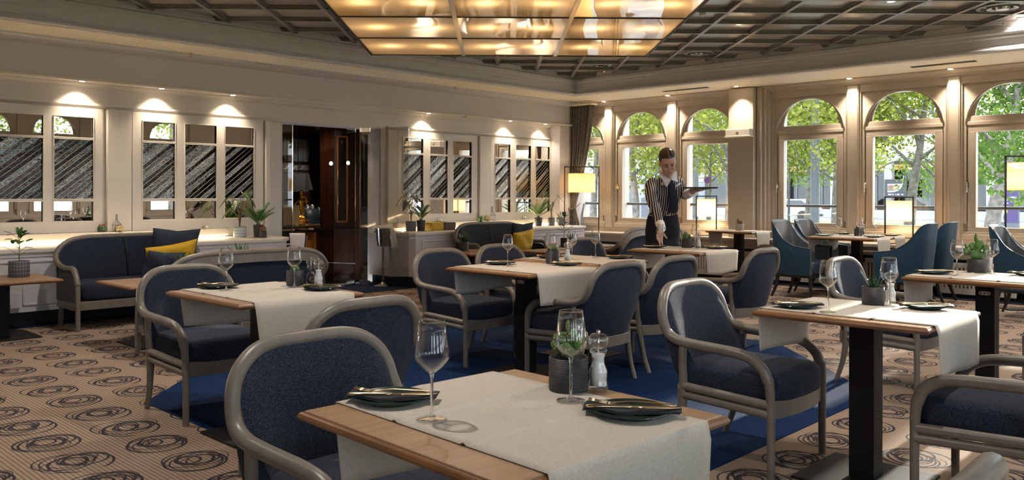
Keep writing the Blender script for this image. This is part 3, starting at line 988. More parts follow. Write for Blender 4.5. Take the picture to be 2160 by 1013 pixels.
# slot vents in the soffit
for (y0, y1, lab) in ((6.54, 7.31, 'above the arched window behind the waitress'), (2.92, 3.65, 'at the right, above the fifth window')):
    t = empty('slot_vent', (11.0, (y0 + y1) / 2, ZSOF)); h = (y1 - y0) / 2
    b = MB(); b.box(-.05, .05, -h, h, -.006, .001); b.build('slot_frame', 'black_metal', t)
    b = MB()
    for k in range(3): b.box(-.035 + k * .025, -.028 + k * .025, -h + .02, h - .02, -.009, -.004)
    b.build('louvre', 'steel', t)
    tag(t, 'black linear slot vent in the cream soffit, %s' % lab, 'slot vent')
for (px, py, lab) in ((399, 113, 'left part of the soffit'), (950, 184, 'middle of the left soffit'), (1201, 214, 'corner of the soffit'), (1543, 182, 'window side soffit')):
    p = onZ(px, py, ZSOF); t = empty('sprinkler', (p.x, min(p.y, YB - .14), ZSOF))
    b = MB(); b.lathe([(0, -.006), (.035, -.006), (.03, 0), (0, 0)], 14); b.build('escutcheon', 'white_plastic', t, smooth=True, auto=30)
    b = MB(); b.lathe([(0, -.045), (.016, -.045), (.016, -.04), (.006, -.036), (.008, -.01), (0, -.006)], 10); b.build('head', 'brass_dark', t, smooth=True, auto=30)
    tag(t, 'small fire sprinkler head in the cream soffit, %s' % lab, 'sprinkler', 'fire sprinkler heads')

# ---- the big hanging light panel, turned 45 degrees
def light_panel():
    t = empty('ceiling_light_panel', (0, 0, 0), -PI / 4)
    u0, u1, v1 = -1.52, 1.84, 10.24; z = 2.97; n = 3; w = (u1 - u0) / n; d = 1.10
    nv = 4
    for i in range(n):
        for j in range(nv):
            a = u0 + i * w; vb = v1 - (j + 1) * d
            rows = [[(a + .012 + (w - .024) * p / 8, vb + .012 + (d - .024) * q / 8, z + .012 * math.sin(PI * p / 8) * math.sin(PI * q / 8)) for p in range(9)] for q in range(9)]
            b = MB(); b.grid(rows); b.build('amber_pane', 'amber_pane', t, smooth=True)
            for (du, dv) in ((.27, .5), (.76, .5)):
                lamp('POINT', 'panel_bulb', (a + w * du, vb + d * dv, z + .10), 1.5, (1, .84, .64), parent=t, shadow_soft_size=.085)
    for i in range(n + 1):
        b = MB(); a = u0 + i * w; b.box(a - .022 if 0 < i < n else a - .012, a + .022 if 0 < i < n else a + .012, v1 - nv * d, v1, z - .012, z + .012)
        b.build('long_bar', 'steel' if 0 < i < n else 'black_metal', t)
    for j in range(nv + 1):
        b = MB(); b.box(u0, u1, v1 - j * d - .009, v1 - j * d + .009, z - .008, z + .008); b.build('cross_bar', 'black_metal', t)
    b = MB(); v0 = v1 - nv * d
    b.box(u0, u1, v0, v1, 3.128, 3.132)
    for (a, c, e, f) in ((u0, u0 + .01, v0, v1), (u1 - .01, u1, v0, v1), (u0, u1, v0, v0 + .01), (u0, u1, v1 - .01, v1)):
        b.box(a, c, e, f, z, 3.13)
    b.build('housing', 'soffit_paint', t)
    tag(t, 'large hanging ceiling light of glossy amber glass panes with dark bars', 'ceiling light')
light_panel()
# ================================================================== furniture builders
def hoop_pts(hw, kind='chair'):
    """right half of the bentwood hoop, from the back centre over the arm to the front leg (x, y, z); front is +y"""
    if kind == 'chair':
        H = [(0, -.345, .807), (.07, -.343, .807), (.14, -.338, .803), (.20, -.328, .786), (.25, -.312, .748), (.278, -.298, .70), (.290, -.280, .64), (.295, -.248, .592), (.296, -.19, .567), (.295, -.10, .558), (.292, .0, .553), (.288, .10, .547), (.283, .175, .530), (.277, .232, .487), (.272, .258, .43)]
        return H
    e = hw
    return [(0, -.33, .835), (e * .35, -.33, .835), (e * .60, -.325, .83), (e * .78, -.315, .807), (e * .90, -.30, .76), (e * .975, -.28, .70), (e * 1.0, -.25, .64), (e * 1.0, -.17, .59), (e * .985, -.06, .565), (e * .975, .05, .562), (e * .97, .13, .565), (e * .97, .185, .54), (e * .97, .235, .48), (e * .97, .262, .42)]

def split_hoop(H, sub=5):
    half = crom(H, sub)
    full = [Vector((-p.x, p.y, p.z)) for p in reversed(half)][:-1] + half
    return half, full

def shell(half, j_end, zb, sx, yb, th, name, mat, parent, zin=.40, bulge=.02, bw=None):
    """upholstered back between the hoop and the seat; j_end = last half index covered"""
    top = [Vector((-p.x, p.y, p.z)) for p in reversed(half[1:j_end + 1])] + half[:j_end + 1]
    n = len(top)
    NV = 7
    outer, inner = [], []
    xm = max(p.x for p in top)
    for i, p in enumerate(top):
        s = p.x / xm
        bx = s * sx
        by = yb + (abs(s) ** 2.6) * (half[j_end].y + .02 - yb)
        ro, ri = [], []
        for k in range(NV):
            f = k / (NV - 1)
            q = Vector((p.x + (bx - p.x) * f, p.y + (by - p.y) * f, p.z - .008 + (zb - p.z) * f))
            d = Vector((-q.x * .9, .38 - q.y * .2, 0)); d.normalize()
            q2 = q - d * bulge * math.sin(PI * f)
            ro.append(q2)
            zi = p.z - .012 + (min(zin, p.z - .05) - p.z) * f
            r = Vector((p.x + (bx - p.x) * f, p.y + (by - p.y) * f, zi)) + d * (.012 + (th - .012) * min(1, math.sin(PI * min(1, f * .5 + .12))))
            ri.append(r)
        outer.append(ro); inner.append(ri)
    rows = []
    for i in range(n):
        rows.append(outer[i][::-1] + inner[i])
    b = MB(); b.grid(rows)
    m = len(rows[0])
    # close bottom and ends
    fs = [(i * m, (i + 1) * m, (i + 1) * m + m - 1, i * m + m - 1) for i in range(n - 1)]
    b.f += fs
    b.f.append(tuple(range(m))); b.f.append(tuple((n - 1) * m + k for k in reversed(range(m))))
    return b.build(name, mat, parent, smooth=True, auto=50, fixn=True), top

def cushion(b, x, y0, y1, z0, z1, fx=.02, n=20, bul=.018):
    """rounded seat pad with bowed front"""
    poly = []
    for k in range(n * 4):
        t = 2 * PI * k / (n * 4)
        c, s = math.cos(t), math.sin(t)
        px = math.copysign(abs(c) ** .34, c) * x
        py = math.copysign(abs(s) ** .34, s)
        yy = (y0 + y1) / 2 + py * (y1 - y0) / 2
        if py > 0: yy += fx * (1 - (px / x) ** 2) * py
        poly.append((px, yy))
    cy = (y0 + y1) / 2
    rings = [(.90, z0), (.975, z0 + .012), (1.0, z0 + .035), (1.0, z1 - .045), (.985, z1 - .018), (.94, z1 - .002), (.80, z1 + .006), (.5, z1 + bul * .8), (.2, z1 + bul), (.01, z1 + bul)]
    vs = [[(px * s, cy + (py - cy) * s, z) for px, py in poly] for s, z in rings]
    b.grid(vs, closed_u=True)
    b.f.append(tuple(range(len(b.v) - len(rings) * len(poly) + len(poly) - 1, len(b.v) - len(rings) * len(poly) - 1, -1)))
    return b

def make_chair():
    t = empty('bentwood_armchair')
    H = hoop_pts(0)
    half, full = split_hoop(H)
    b = MB()
    N = len(full)
    rad = []
    for i, p in enumerate(full):
        rad.append(.0245)
    b.tube(full, rad, 12, up=(0, -1, .01))
    b.build('bent_frame', 'grey_wood', t, smooth=True, auto=60)
    for s in (-1, 1):
        b = MB(); b.tube(crom([(s * .272, .256, .445), (s * .269, .264, .38), (s * .267, .267, .25), (s * .266, .268, 0)], 4), [.0245, .0235, .0225, .0215, .021, .020, .0195, .019, .0185, .018, .018, .0175, .017], 12); b.build('leg', 'grey_wood', t, smooth=True, auto=60)
        b = MB(); b.tube(crom([(s * .293, -.170, .560), (s * .285, -.178, .46), (s * .276, -.178, .36), (s * .269, -.188, .25), (s * .263, -.215, .12), (s * .258, -.258, 0)], 4), [.020] * 9 + [.0215] * 4 + [.020, .019, .018, .017, .0165, .016, .0155, .015], 12)
        b.build('leg', 'grey_wood', t, smooth=True, auto=60)
        b = MB()
        b.tube([(s * .268, .262, .330), (s * .276, -.178, .350)], .0205, 12); b.tube([(s * .268, .262, .288), (s * .274, -.18, .308)], .0205, 12)
        b.build('side_rail', 'grey_wood', t, smooth=True, auto=60)
    # curved apron and rear rail
    def band(pts, z0, z1, w):
        b = MB(); rows = []
        P = [Vector((p[0], p[1], 0)) for p in pts]
        for i, p in enumerate(P):
            a = P[max(0, i - 1)]; c = P[min(len(P) - 1, i + 1)]; d = (c - a).normalized(); nn = Vector((-d.y, d.x, 0)) * w / 2
            rows.append([(p + nn + Vector((0, 0, z0))), (p + nn + Vector((0, 0, z1))), (p - nn + Vector((0, 0, z1))), (p - nn + Vector((0, 0, z0)))])
        b.grid(rows, closed_u=True); b.f.append((0, 1, 2, 3)); m = len(rows) * 4; b.f.append((m - 1, m - 2, m - 3, m - 4))
        return b
    fr = [(-.262 + .524 * k / 12, .255 + .035 * (1 - ((k - 6) / 6) ** 2)) for k in range(13)]
    band(fr, .262, .345, .022).build('front_apron', 'grey_wood', t, bevel=.004, fixn=True)
    rr = [(-.27 + .54 * k / 14, -.20 - .085 * (1 - (abs(k - 7) / 7) ** 2.6)) for k in range(15)]
    band(rr, .262, .335, .020).build('rear_rail', 'grey_wood', t, bevel=.004, fixn=True)
    b = MB(); cushion(b, .258, -.245, .292, .333, .455, .034)
    b.build('seat', 'navy_fabric', t, smooth=True, auto=60, fixn=True)
    j = next(i for i, p in enumerate(half) if p.y > -.19)
    shell(half, j, .325, .262, -.288, .052, 'backrest', 'navy_fabric', t)
    return t

def make_sofa(hw=.70, fabric='navy_fabric'):
    t = empty('hoop_back_sofa')
    H = hoop_pts(hw, 'sofa'); half, full = split_hoop(H)
    b = MB(); b.tube(full, .026, 12, up=(0, -1, .01)); b.build('bent_frame', 'grey_wood', t, smooth=True, auto=60)
    for s in (-1, 1):
        b = MB(); b.tube(crom([(s * hw * .97, .258, .43), (s * hw * .97, .268, .32), (s * hw * .97, .27, 0)], 4), .026, 4, up=(.7, .7, 0)); b.build('leg', 'grey_wood', t, bevel=.006)
        b = MB(); b.tube(crom([(s * hw * .955, -.18, .27), (s * hw * .955, -.20, .14), (s * hw * .95, -.23, 0)], 4), .026, 4, up=(.7, .7, 0)); b.build('leg', 'grey_wood', t, bevel=.006)
        b = MB(); b.prism([(s * hw * .945, -.26), (s * hw * .985, -.26), (s * hw * .985, .25), (s * hw * .945, .25)], .18, .25); b.build('side_rail', 'grey_wood', t, bevel=.005)
        b = MB()
        q = [(-.27, .25), (.245, .25), (.245, .42), (.18, .50), (.10, .53), (-.05, .535), (-.20, .57), (-.27, .66)]
        vs = [(s * hw * .94, y, z) for y, z in q] + [(s * hw * .985, y, z) for y, z in q]; n = len(q)
        b.add(vs, [tuple(range(n)), tuple(range(2 * n - 1, n - 1, -1))] + [(i, (i + 1) % n, n + (i + 1) % n, n + i) for i in range(n)])
        b.build('side_panel', 'dark_fabric', t, fixn=True)
    b = MB(); b.box(-hw * .95, hw * .95, .235, .262, .185, .265); b.build('front_rail', 'grey_wood', t, bevel=.005)
    b = MB(); b.box(-hw * .95, hw * .95, -.335, -.31, .185, .265); b.build('rear_rail', 'grey_wood', t, bevel=.005)
    b = MB(); cushion(b, hw * .93, -.29, .25, .265, .425, .012, bul=.012); b.build('seat', fabric, t, smooth=True, auto=60, fixn=True)
    j = next(i for i, p in enumerate(half) if p.y > -.24)
    shell(half, j, .27, hw * .95, -.30, .075, 'backrest', fabric, t, zin=.42, bulge=.01)
    b = MB(); b.tube([(0.06, -.255, .835), (0.05, -.222, .70), (0.045, -.21, .55), (0.04, -.215, .43)], .007, 6); b.build('centre_seam', 'black_wood', t, smooth=True)
    # broad flat wood face along the back of the hoop
    outer = []
    for p in full:
        if p.z > .60: outer.append(p)
    b = MB(); rows = []
    for p in outer:
        k = .08
        cx = p.x * (1 - .075 * abs(p.x) / hw); 
        rows.append([(p.x, p.y - .018, p.z), (cx, p.y - .030, p.z - k - .01 * (abs(p.x) / hw)), (cx, p.y - .006, p.z - k), (p.x, p.y + .002, p.z)])
    b.grid(rows, closed_u=True); b.build('back_crest', 'grey_wood', t, smooth=True, auto=40, fixn=True)
    return t

def make_tub():
    t = empty('tub_armchair')
    # plan path of the wall from front-left round the back to front-right
    half = [(0, -.27), (.10, -.27), (.19, -.255), (.25, -.21), (.28, -.12), (.285, 0), (.285, .12), (.28, .24)]
    hts = [.945, .945, .94, .90, .745, .655, .625, .612]
    def path(off):
        P = crom([(x, y, h) for (x, y), h in zip(half, hts)], 4)
        Q = []
        for i, p in enumerate(P):
            a = P[max(0, i - 1)]; c = P[min(len(P) - 1, i + 1)]; d = Vector((c.x - a.x, c.y - a.y, 0)); d.normalize()
            nn = Vector((-d.y, d.x, 0))
            Q.append(Vector((p.x + nn.x * off, p.y + nn.y * off, p.z)))
        return [Vector((-p.x, p.y, p.z)) for p in reversed(Q)][:-1] + Q
    O = path(0); I = path(.055)
    zb = .285
    rows = []
    for o_, i_ in zip(O, I):
        lean = -.05 * max(0, (o_.z - .6) / .34)
        taper = .93
        rows.append([(o_.x * taper, o_.y * .93, zb), (o_.x * .98, o_.y + lean * .4, (zb + o_.z) / 2), (o_.x, o_.y + lean, o_.z - .01), (o_.x * .985 + 0, o_.y + lean + .006, o_.z)])
    b = MB(); b.grid(rows)
    b.build('outer_shell', 'tub_fabric', t, smooth=True, auto=60)
    rows2 = []
    for o_, i_ in zip(O, I):
        lean = -.05 * max(0, (o_.z - .6) / .34)
        rows2.append([(o_.x * .985, o_.y + lean + .006, o_.z), (i_.x, i_.y + lean, o_.z - .012), (i_.x, i_.y + lean * .5, (o_.z + .4) / 2), (i_.x * .97, i_.y, .36)])
    b = MB(); b.grid(rows2)
    # front faces of the arms
    b.build('inner_upholstery', 'leather', t, smooth=True, auto=60)
    for e in (0, -1):
        b = MB(); r1, r2 = rows[e], rows2[e]
        pts = r1 + r2[1:] + [(r2[-1][0], r2[-1][1], zb)]
        b.add(pts, [tuple(range(len(pts)))]); b.build('arm_front', 'leather', t)
    b = MB(); b.tube([Vector(r[3]) for r in rows], .007, 6); b.build('piping', 'black_leather', t, smooth=True)
    b = MB(); cushion(b, .235, -.20, .27, .30, .455, .01, bul=.02); b.build('seat', 'black_leather', t, smooth=True, auto=60, fixn=True)
    b = MB(); b.box(-.25, .25, -.235, .25, .255, .30); b.build('base_frame', 'black_wood', t, bevel=.006)
    for sx in (-1, 1):
        b = MB(); b.tube([(sx * .235, .225, .27), (sx * .24, .235, 0)], [.026, .016], 4, up=(.7, .7, 0)); b.build('leg', 'black_wood', t)
        b = MB(); b.tube(crom([(sx * .22, -.20, .27), (sx * .225, -.22, .14), (sx * .235, -.275, 0)], 3), [.027, .025, .024, .022, .02, .018, .016], 4, up=(.7, .7, 0)); b.build('leg', 'black_wood', t)
    return t

def make_table(w, d, z, badge=False, col=.055, base=.24, edge=True):
    t = empty('pedestal_table')
    x, y = w / 2, d / 2
    b = MB(); b.box(-x + .006, x - .006, -y + .006, y - .006, z - .028, z); b.build('tabletop', 'oak', t, bevel=.003)
    # moulded edge: rounded upper lip over a slanted lower edge
    b = MB()
    prof = [(0, z - .004), (.004, z - .007), (.007, z - .014), (.004, z - .021), (-.012, z - .029), (-.045, z - .034), (-.045, z - .006), (-.005, z - .004)]
    ring = []
    for (o, zz) in prof:
        ring.append([(-x - o, -y - o, zz), (x + o, -y - o, zz), (x + o, y + o, zz), (-x - o, y + o, zz)])
    n = len(ring)
    vs = [p for r in ring for p in r]; fs = []
    for i in range(n):
        j = (i + 1) % n
        for k in range(4):
            fs.append((i * 4 + k, i * 4 + (k + 1) % 4, j * 4 + (k + 1) % 4, j * 4 + k))
    b.add(vs, fs); b.build('edge_moulding', 'table_edge', t, fixn=True)
    b = MB(); b.box(-.15, .15, -.15, .15, z - .042, z - .03); b.build('fixing_plate', 'black_metal', t)
    b = MB(); b.box(-col, col, -col, col, .012, z - .04); b.build('column', 'black_metal', t, bevel=.004)
    b = MB(); b.box(-base, base, -base, base, 0, .012); b.build('base_plate', 'black_metal', t, bevel=.003)
    if badge:
        s = empty  # plaque on the column
        b = MB()
        P = [(.034 * math.copysign(abs(math.cos(a)) ** .5, math.cos(a)), .0125 * math.sin(a)) for a in [2 * PI * k / 20 for k in range(20)]]
        vs = [(-col - .0015, p[0], z - .10 + p[1]) for p in P] + [(-col - .004, p[0], z - .10 + p[1]) for p in P]
        b.add(vs, [tuple(range(19, -1, -1)), tuple(range(20, 40))] + [(i, (i + 1) % 20, 20 + (i + 1) % 20, 20 + i) for i in range(20)])
        pl = b.build('number_badge', 'frame_paint', t, fixn=True)
        b = MB(); xx = -col - .0048
        b.add([(xx, -.004, z - .107), (xx, .004, z - .107), (xx, .003, z - .095), (xx, -.003, z - .095)], [(0, 1, 2, 3)])
        b.add([(xx, -.015, z - .098), (xx, 0, z - .103), (xx, .015, z - .098), (xx, .008, z - .101), (xx, 0, z - .105), (xx, -.008, z - .101)], [(0, 1, 2, 3, 4, 5)])
        b.box(xx, xx + .0008, -.026, -.018, z - .104, z - .097); b.box(xx, xx + .0008, .018, .026, z - .104, z - .097)
        b.build('badge_mark', 'black_wood', pl)
    return t

def runner(x0, x1, y0, y1, z, hang0, hang1, name='table_runner', seed=0, mat='linen'):
    """cloth laid over a table along y, hanging over both ends; origin at the table"""
    r = random.Random(seed)
    prof = []       # (y, z) along
    def zf(y): return z + .0015
    ys = []
    if hang0: 
        for k in range(8): ys.append(('h0', k / 8))
    n = 142
    for k in range(n + 1): ys.append(('t', k / n, k))
    if hang1:
        for k in range(1, 9): ys.append(('h1', k / 8))
    nx = 16; rows = []
    e = .012
    for it in ys:
        kind, f = it[0], it[1]; k0 = it[2] if len(it) > 2 else -1
        row = []
        for i in range(nx + 1):
            s = i / nx; x = x0 + (x1 - x0) * s
            wv = math.sin(s * 7 + seed) * .004 + math.sin(s * 13 + seed * 2) * .002
            if kind == 't':
                y = y0 + (y1 - y0) * f
                zz = z + .0016
                for c in (.33, .665):
                    zz += .0055 * max(0, 1 - abs(f - c) / .014)
                zz += .0012 * math.exp(-((s - .5) / .02) ** 2)
                if k0 == n and hang1: y += .004
                if k0 == 0 and hang0: y -= .004
                row.append((x, y, zz))
            elif kind == 'h0':
                dz = (1 - f) * hang0
                sp = 1 + .0 * dz
                row.append((x + (s - .5) * -.05 * dz / .2, y0 - e - abs(wv) * dz / .2 - .002, z - .006 - dz + (.008 * math.sin(s * 5 + seed)) * (1 - f)))
            else:
                dz = f * hang1
                row.append((x + (s - .5) * -.05 * dz / .2, y1 + e + abs(wv) * dz / .2 + .002, z - .006 - dz + (.008 * math.sin(s * 5 + seed)) * f))
        rows.append(row)
    b = MB(); b.grid(rows)
    o = b.build(name, mat, None, smooth=True, auto=75)
    m = o.modifiers.new('thick', 'SOLIDIFY'); m.thickness = .0016; m.offset = 1
    return o

# ---- tableware
def make_glass():
    t = empty('wine_glass')
    foot = [(.0, .002), (.030, .0015), (.0355, .002), (.0355, .0035), (.020, .0055), (.010, .0085)]
    b = MB(); b.lathe_open(foot, 28); b.build('foot', 'wine_glass', t, smooth=True)
    b = MB(); b.lathe([(.0, .0075), (.0105, .0082), (.0055, .013), (.0038, .020), (.0035, .05), (.0036, .095), (.0048, .104), (.0085, .1105), (.0, .1115)], 16); b.build('stem', 'solid_glass', t, smooth=True)
    bowl = [(.0, .1105), (.010, .1108), (.024, .122), (.0385, .139), (.0405, .147), (.0395, .160), (.0345, .195), (.0295, .226), (.0285, .2265), (.0335, .195), (.0385, .160), (.0393, .147), (.037, .140), (.022, .1245), (.008, .1125), (.0, .1115)]
    b = MB(); b.lathe_open(bowl, 28); b.build('bowl', 'wine_glass', t, smooth=True)
    b = MB(); b.tube([(.029 * math.cos(2 * PI * k / 28), .029 * math.sin(2 * PI * k / 28), .2262) for k in range(28)], .0007, 5, closed=True); b.build('rim', 'solid_glass', t, smooth=True)
    return t
def make_plate():
    t = empty('side_plate')
    prof = [(.0, .003), (.055, .003), (.058, .0), (.062, .0), (.066, .004), (.090, .011), (.095, .0135), (.094, .0155), (.088, .0145), (.065, .008), (.05, .0065), (.0, .0065)]
    b = MB(); b.lathe(prof, 32); b.build('dish', 'plate', t, smooth=True, auto=50)
    return t
def make_napkin():
    # folded rectangle, its corner lying over the plate rim
    t = empty('folded_napkin')
    def zt(x, y):
        r = math.hypot(x, y)
        z = .0095 + .008 * max(0, min(1, (r - .05) / .05)) - max(0, r - .10) * .10
        return z + .002 * math.sin(x * 60 + y * 30)
    for k in range(2):
        rows = []
        for i in range(13):
            row = []
            for j in range(9):
                x = -.112 + .224 * i / 12 + .004 * k; y = -.031 + .062 * j / 8 + .003 * k
                row.append((x, y, zt(x, y) + .0026 * k))
            rows.append(row)
        b = MB(); b.grid(rows); o = b.build('fold', 'napkin', t, smooth=True)
        m = o.modifiers.new('thick', 'SOLIDIFY'); m.thickness = .0018; m.offset = 1
    return t
def make_knife():
    t = empty('table_knife')
    b = MB(); b.loft([((-.11, 0, 0), (0, .004, 0), (0, 0, .003)), ((-.105, 0, 0), (0, .0065, 0), (0, 0, .004)), ((-.07, 0, 0), (0, .0055, 0), (0, 0, .0045)), ((-.02, 0, .0), (0, .005, 0), (0, 0, .0035)), ((-.008, 0, .0), (0, .006, 0), (0, 0, .004)), ((.0, 0, .0), (0, .003, 0), (0, 0, .0025))], 10)
    b.build('handle', 'gold', t, smooth=True)
    b = MB(); b.loft([((-.002, 0, 0), (0, .006, 0), (0, 0, .0014)), ((.03, 0, 0), (0, .009, 0), (0, 0, .0012)), ((.085, 0, .0), (0, .0095, 0), (0, 0, .001)), ((.105, .002, .0), (0, .006, 0), (0, 0, .0008)), ((.112, .005, .0), (0, .001, 0), (0, 0, .0006))], 8)
    b.build('blade', 'gold', t, smooth=True)
    return t
def make_fork():
    t = empty('table_fork')
    b = MB(); b.loft([((-.105, 0, .003), (0, .003, 0), (0, 0, .0015)), ((-.10, 0, .003), (0, .008, 0), (0, 0, .002)), ((-.06, 0, .005), (0, .006, 0), (0, 0, .002)), ((.0, 0, .006), (0, .003, 0), (0, 0, .0018)), ((.035, 0, .002), (0, .0035, 0), (0, 0, .0016)), ((.048, 0, .0), (0, .0105, 0), (0, 0, .0014)), ((.06, 0, .0), (0, .012, 0), (0, 0, .0012))], 8)
    b.build('handle', 'gold', t, smooth=True)
    for k in range(4):
        b = MB(); y = -.0095 + .00633 * k; b.tube([(.058, y, 0), (.08, y, .002), (.102, y * .9, .007)], [.0018, .0016, .001], 6); b.build('tine', 'gold', t, smooth=True)
    return t
def make_mill(fill):
    t = empty('salt_mill' if fill == 'salt_white' else 'pepper_mill')
    prof = [(0, 0), (.026, 0), (.027, .004), (.026, .016), (.024, .020), (.0235, .034), (.0255, .045), (.024, .052), (.018, .066), (.0165, .082), (.019, .094), (.0235, .100), (.0235, .105), (.018, .110), (0, .110)]
    b = MB(); b.lathe(prof, 20); b.build('clear_body', 'acrylic', t, smooth=True, auto=50)
    b = MB(); b.lathe([(0, .012), (.022, .012), (.0215, .034), (.023, .045), (.0215, .052), (.016, .066), (.0145, .082), (.0165, .094), (0, .096)], 16); b.build('filling', fill, t, smooth=True)
    b = MB(); b.lathe([(0, .110), (.016, .110), (.024, .117), (.028, .128), (.026, .139), (.018, .147), (0, .149)], 20); b.build('clear_knob', 'acrylic', t, smooth=True, auto=50)
    b = MB(); b.ell((0, 0, .153), (.0058, .0058, .0058), 10, 8); b.tube([(0, 0, .09), (0, 0, .150)], .0025, 8); b.build('metal_spindle', 'chrome', t, smooth=True)
    return t

# ---- plants
def leaf(b, base, d, up, L, w, bend=.3, fold=.25, n=7, shape='lance'):
    d = Vector(d).normalized(); up = Vector(up); side = d.cross(up)
    if side.length < 1e-4: side = Vector((1, 0, 0))
    side.normalize(); up = side.cross(d).normalized()
    p = Vector(base); rows = []
    dd = d.copy()
    for i in range(n + 1):
        f = i / n
        if shape == 'lance': ww = w * (1 - f) ** .8 * (.75 + .9 * f) if f < 1 else 0
        elif shape == 'oval': ww = w * math.sin(PI * (f * .93 + .035)) ** .7
        elif shape == 'heart': ww = w * (1.0 if f < .02 else (1 - f) ** .75 * (1.15)) 
        elif shape == 'blade': ww = w * (1 - f ** 3) 
        ww = max(ww, .0003)
        rows.append([p + side * ww / 2 + up * fold * ww / 2, p, p - side * ww / 2 + up * fold * ww / 2])
        dd = (dd - up * bend / n).normalized(); up = side.cross(dd).normalized()
        p = p + dd * L / n
    b.grid(rows); return b
def pot(t, r, h, mat, taper=1.0, rim=.004):
    b = MB(); b.lathe([(0, 0), (r * taper * .97, 0), (r * taper, .004), (r, h - .002), (r - .001, h), (r - rim, h), (r - rim - .001, h - .02), (0, h - .02)], 28); b.build('pot', mat, t, smooth=True, auto=40)
    b = MB(); b.lathe([(0, h - .017), (r - rim - .001, h - .019), (0, h - .0195)], 16); b.build('soil', 'soil', t)
def fold_mesh(o, th=.0015):
    m = o.modifiers.new('thick', 'SOLIDIFY'); m.thickness = th; return o
def succulent(name, r, h, mat, n, L, w, leafmat='plant_green', seed=1, spread=1.0, taper=1.0, tip=None, shape='lance', bend=-.2):
    t = empty(name); rr = random.Random(seed)
    pot(t, r, h, mat, taper)
    b = MB()
    for k in range(n):
        a = k * 2.399 + rr.uniform(-.2, .2); f = (k + .5) / n
        el = (1 - f) ** 1 * 1.3 * 1 + .15
        tilt = (1.35 - el) if False else f
        ph = math.radians(85 - 60 * spread * f)
        d = (math.cos(a) * math.cos(ph), math.sin(a) * math.cos(ph), math.sin(ph))
        leaf(b, (math.cos(a) * r * .2 * f, math.sin(a) * r * .2 * f, h - .02), d, (0, 0, 1) if ph < 1.4 else (math.cos(a), math.sin(a), .1), L * rr.uniform(.8, 1.1) * (.75 + .3 * (1 - abs(f - .5))), w, bend, .5, 6, shape)
    fold_mesh(b.build('leaves', leafmat, t, smooth=True), .003)
    return t
def cactus_ball(name, r, h, mat, R, ribs=14, seed=0, lobes=None, body='plant_green', flowers=0):
    t = empty(name); pot(t, r, h, mat)
    lobes = lobes or [((0, 0, h - .01 + R * .8), (R, R, R * .95))]
    for (c, rad) in lobes:
        rows = []; m = 14; n = ribs * 4
        for i in range(m + 1):
            a = PI * i / m; row = []
            for k in range(n):
                u = 2 * PI * k / n; q = 1 + .07 * math.cos(u * ribs)
                row.append((c[0] + rad[0] * math.sin(a) * math.cos(u) * q, c[1] + rad[1] * math.sin(a) * math.sin(u) * q, c[2] - rad[2] * math.cos(a)))
            rows.append(row)
        b = MB(); b.grid(rows, closed_u=True); b.build('cactus_body', body, t, smooth=True)
        b = MB(); 
        for k in range(ribs):
            u = 2 * PI * k / ribs
            for i in range(3, m + 1):
                a = PI * i / m; q = 1.07
                p = Vector((rad[0] * math.sin(a) * math.cos(u) * q, rad[1] * math.sin(a) * math.sin(u) * q, -rad[2] * math.cos(a))); nn = p.normalized()
                for j in range(3):
                    dd = (nn + Vector((rnd.uniform(-.6, .6), rnd.uniform(-.6, .6), rnd.uniform(-.6, .6)))).normalized() * rad[0] * .16
                    s = dd.orthogonal().normalized() * .0007
                    q0 = Vector(c) + p
                    b.add([q0 - s, q0 + s, q0 + dd], [(0, 1, 2)])
        b.build('spines', 'cactus_spine', t)
        if flowers:
            b = MB()
            for k in range(flowers):
                u = 2 * PI * k / flowers; b.ell((c[0] + rad[0] * .55 * math.cos(u), c[1] + rad[1] * .55 * math.sin(u), c[2] + rad[2] * .88), (.008, .008, .008), 8, 5)
            b.build('flowers', 'red_flower', t, smooth=True)
    return t
def opuntia(name='opuntia_cactus', r=.052, h=.088, s=1.0):
    t = empty(name); pot(t, r, h, 'pot_black')
    pads = [((0, 0, h + .028), .044, .036, .0, 0), ((-.022, .012, h + .075), .022, .026, -.25, .3), ((.012, -.004, h + .085), .026, .034, .15, -.3), ((.045, -.02, h + .062), .024, .032, .5, .4), ((-.055, .02, h + .045), .019, .022, -.6, -.2), ((-.003, .004, h + .128), .010, .028, .05, .1), ((-.052, .018, h + .078), .013, .016, -.3, 0)]
    for (c, a, bb, tilt, tw) in pads:
        b = MB(); R = Matrix.Rotation(-PI / 4 + tw, 3, 'Z') @ Matrix.Rotation(tilt, 3, 'Y')
        cc = Matrix.Rotation(-PI / 4, 3, 'Z') @ Vector((c[0] * s, c[1] * s, 0))
        b.ell((cc.x, cc.y, h + (c[2] - h) * s), (a * s, .010 * s + a * .12, bb * s), 14, 10, R); b.build('pad', 'plant_green', t, smooth=True)
    b = MB()
    for (c, a, bb, tilt, tw) in pads:
        cc = Matrix.Rotation(-PI / 4, 3, 'Z') @ Vector((c[0] * s, c[1] * s, 0))
        for k in range(22):
            u = rnd.uniform(0, 2 * PI); e = rnd.uniform(0, .9)
            R = Matrix.Rotation(-PI / 4 + tw, 3, 'Z') @ Matrix.Rotation(tilt, 3, 'Y')
            q = R @ Vector((a * s * e * math.cos(u), -(.010 * s + a * .12) * 1.0, bb * s * e * math.sin(u)))
            q = q + Vector((cc.x, cc.y, h + (c[2] - h) * s))
            b.add([q, q + Vector((.0012, 0, .004)), q + Vector((-.0012, .0012, .004))], [(0, 1, 2)])
    b.build('spines', 'cactus_spine', t)
    return t
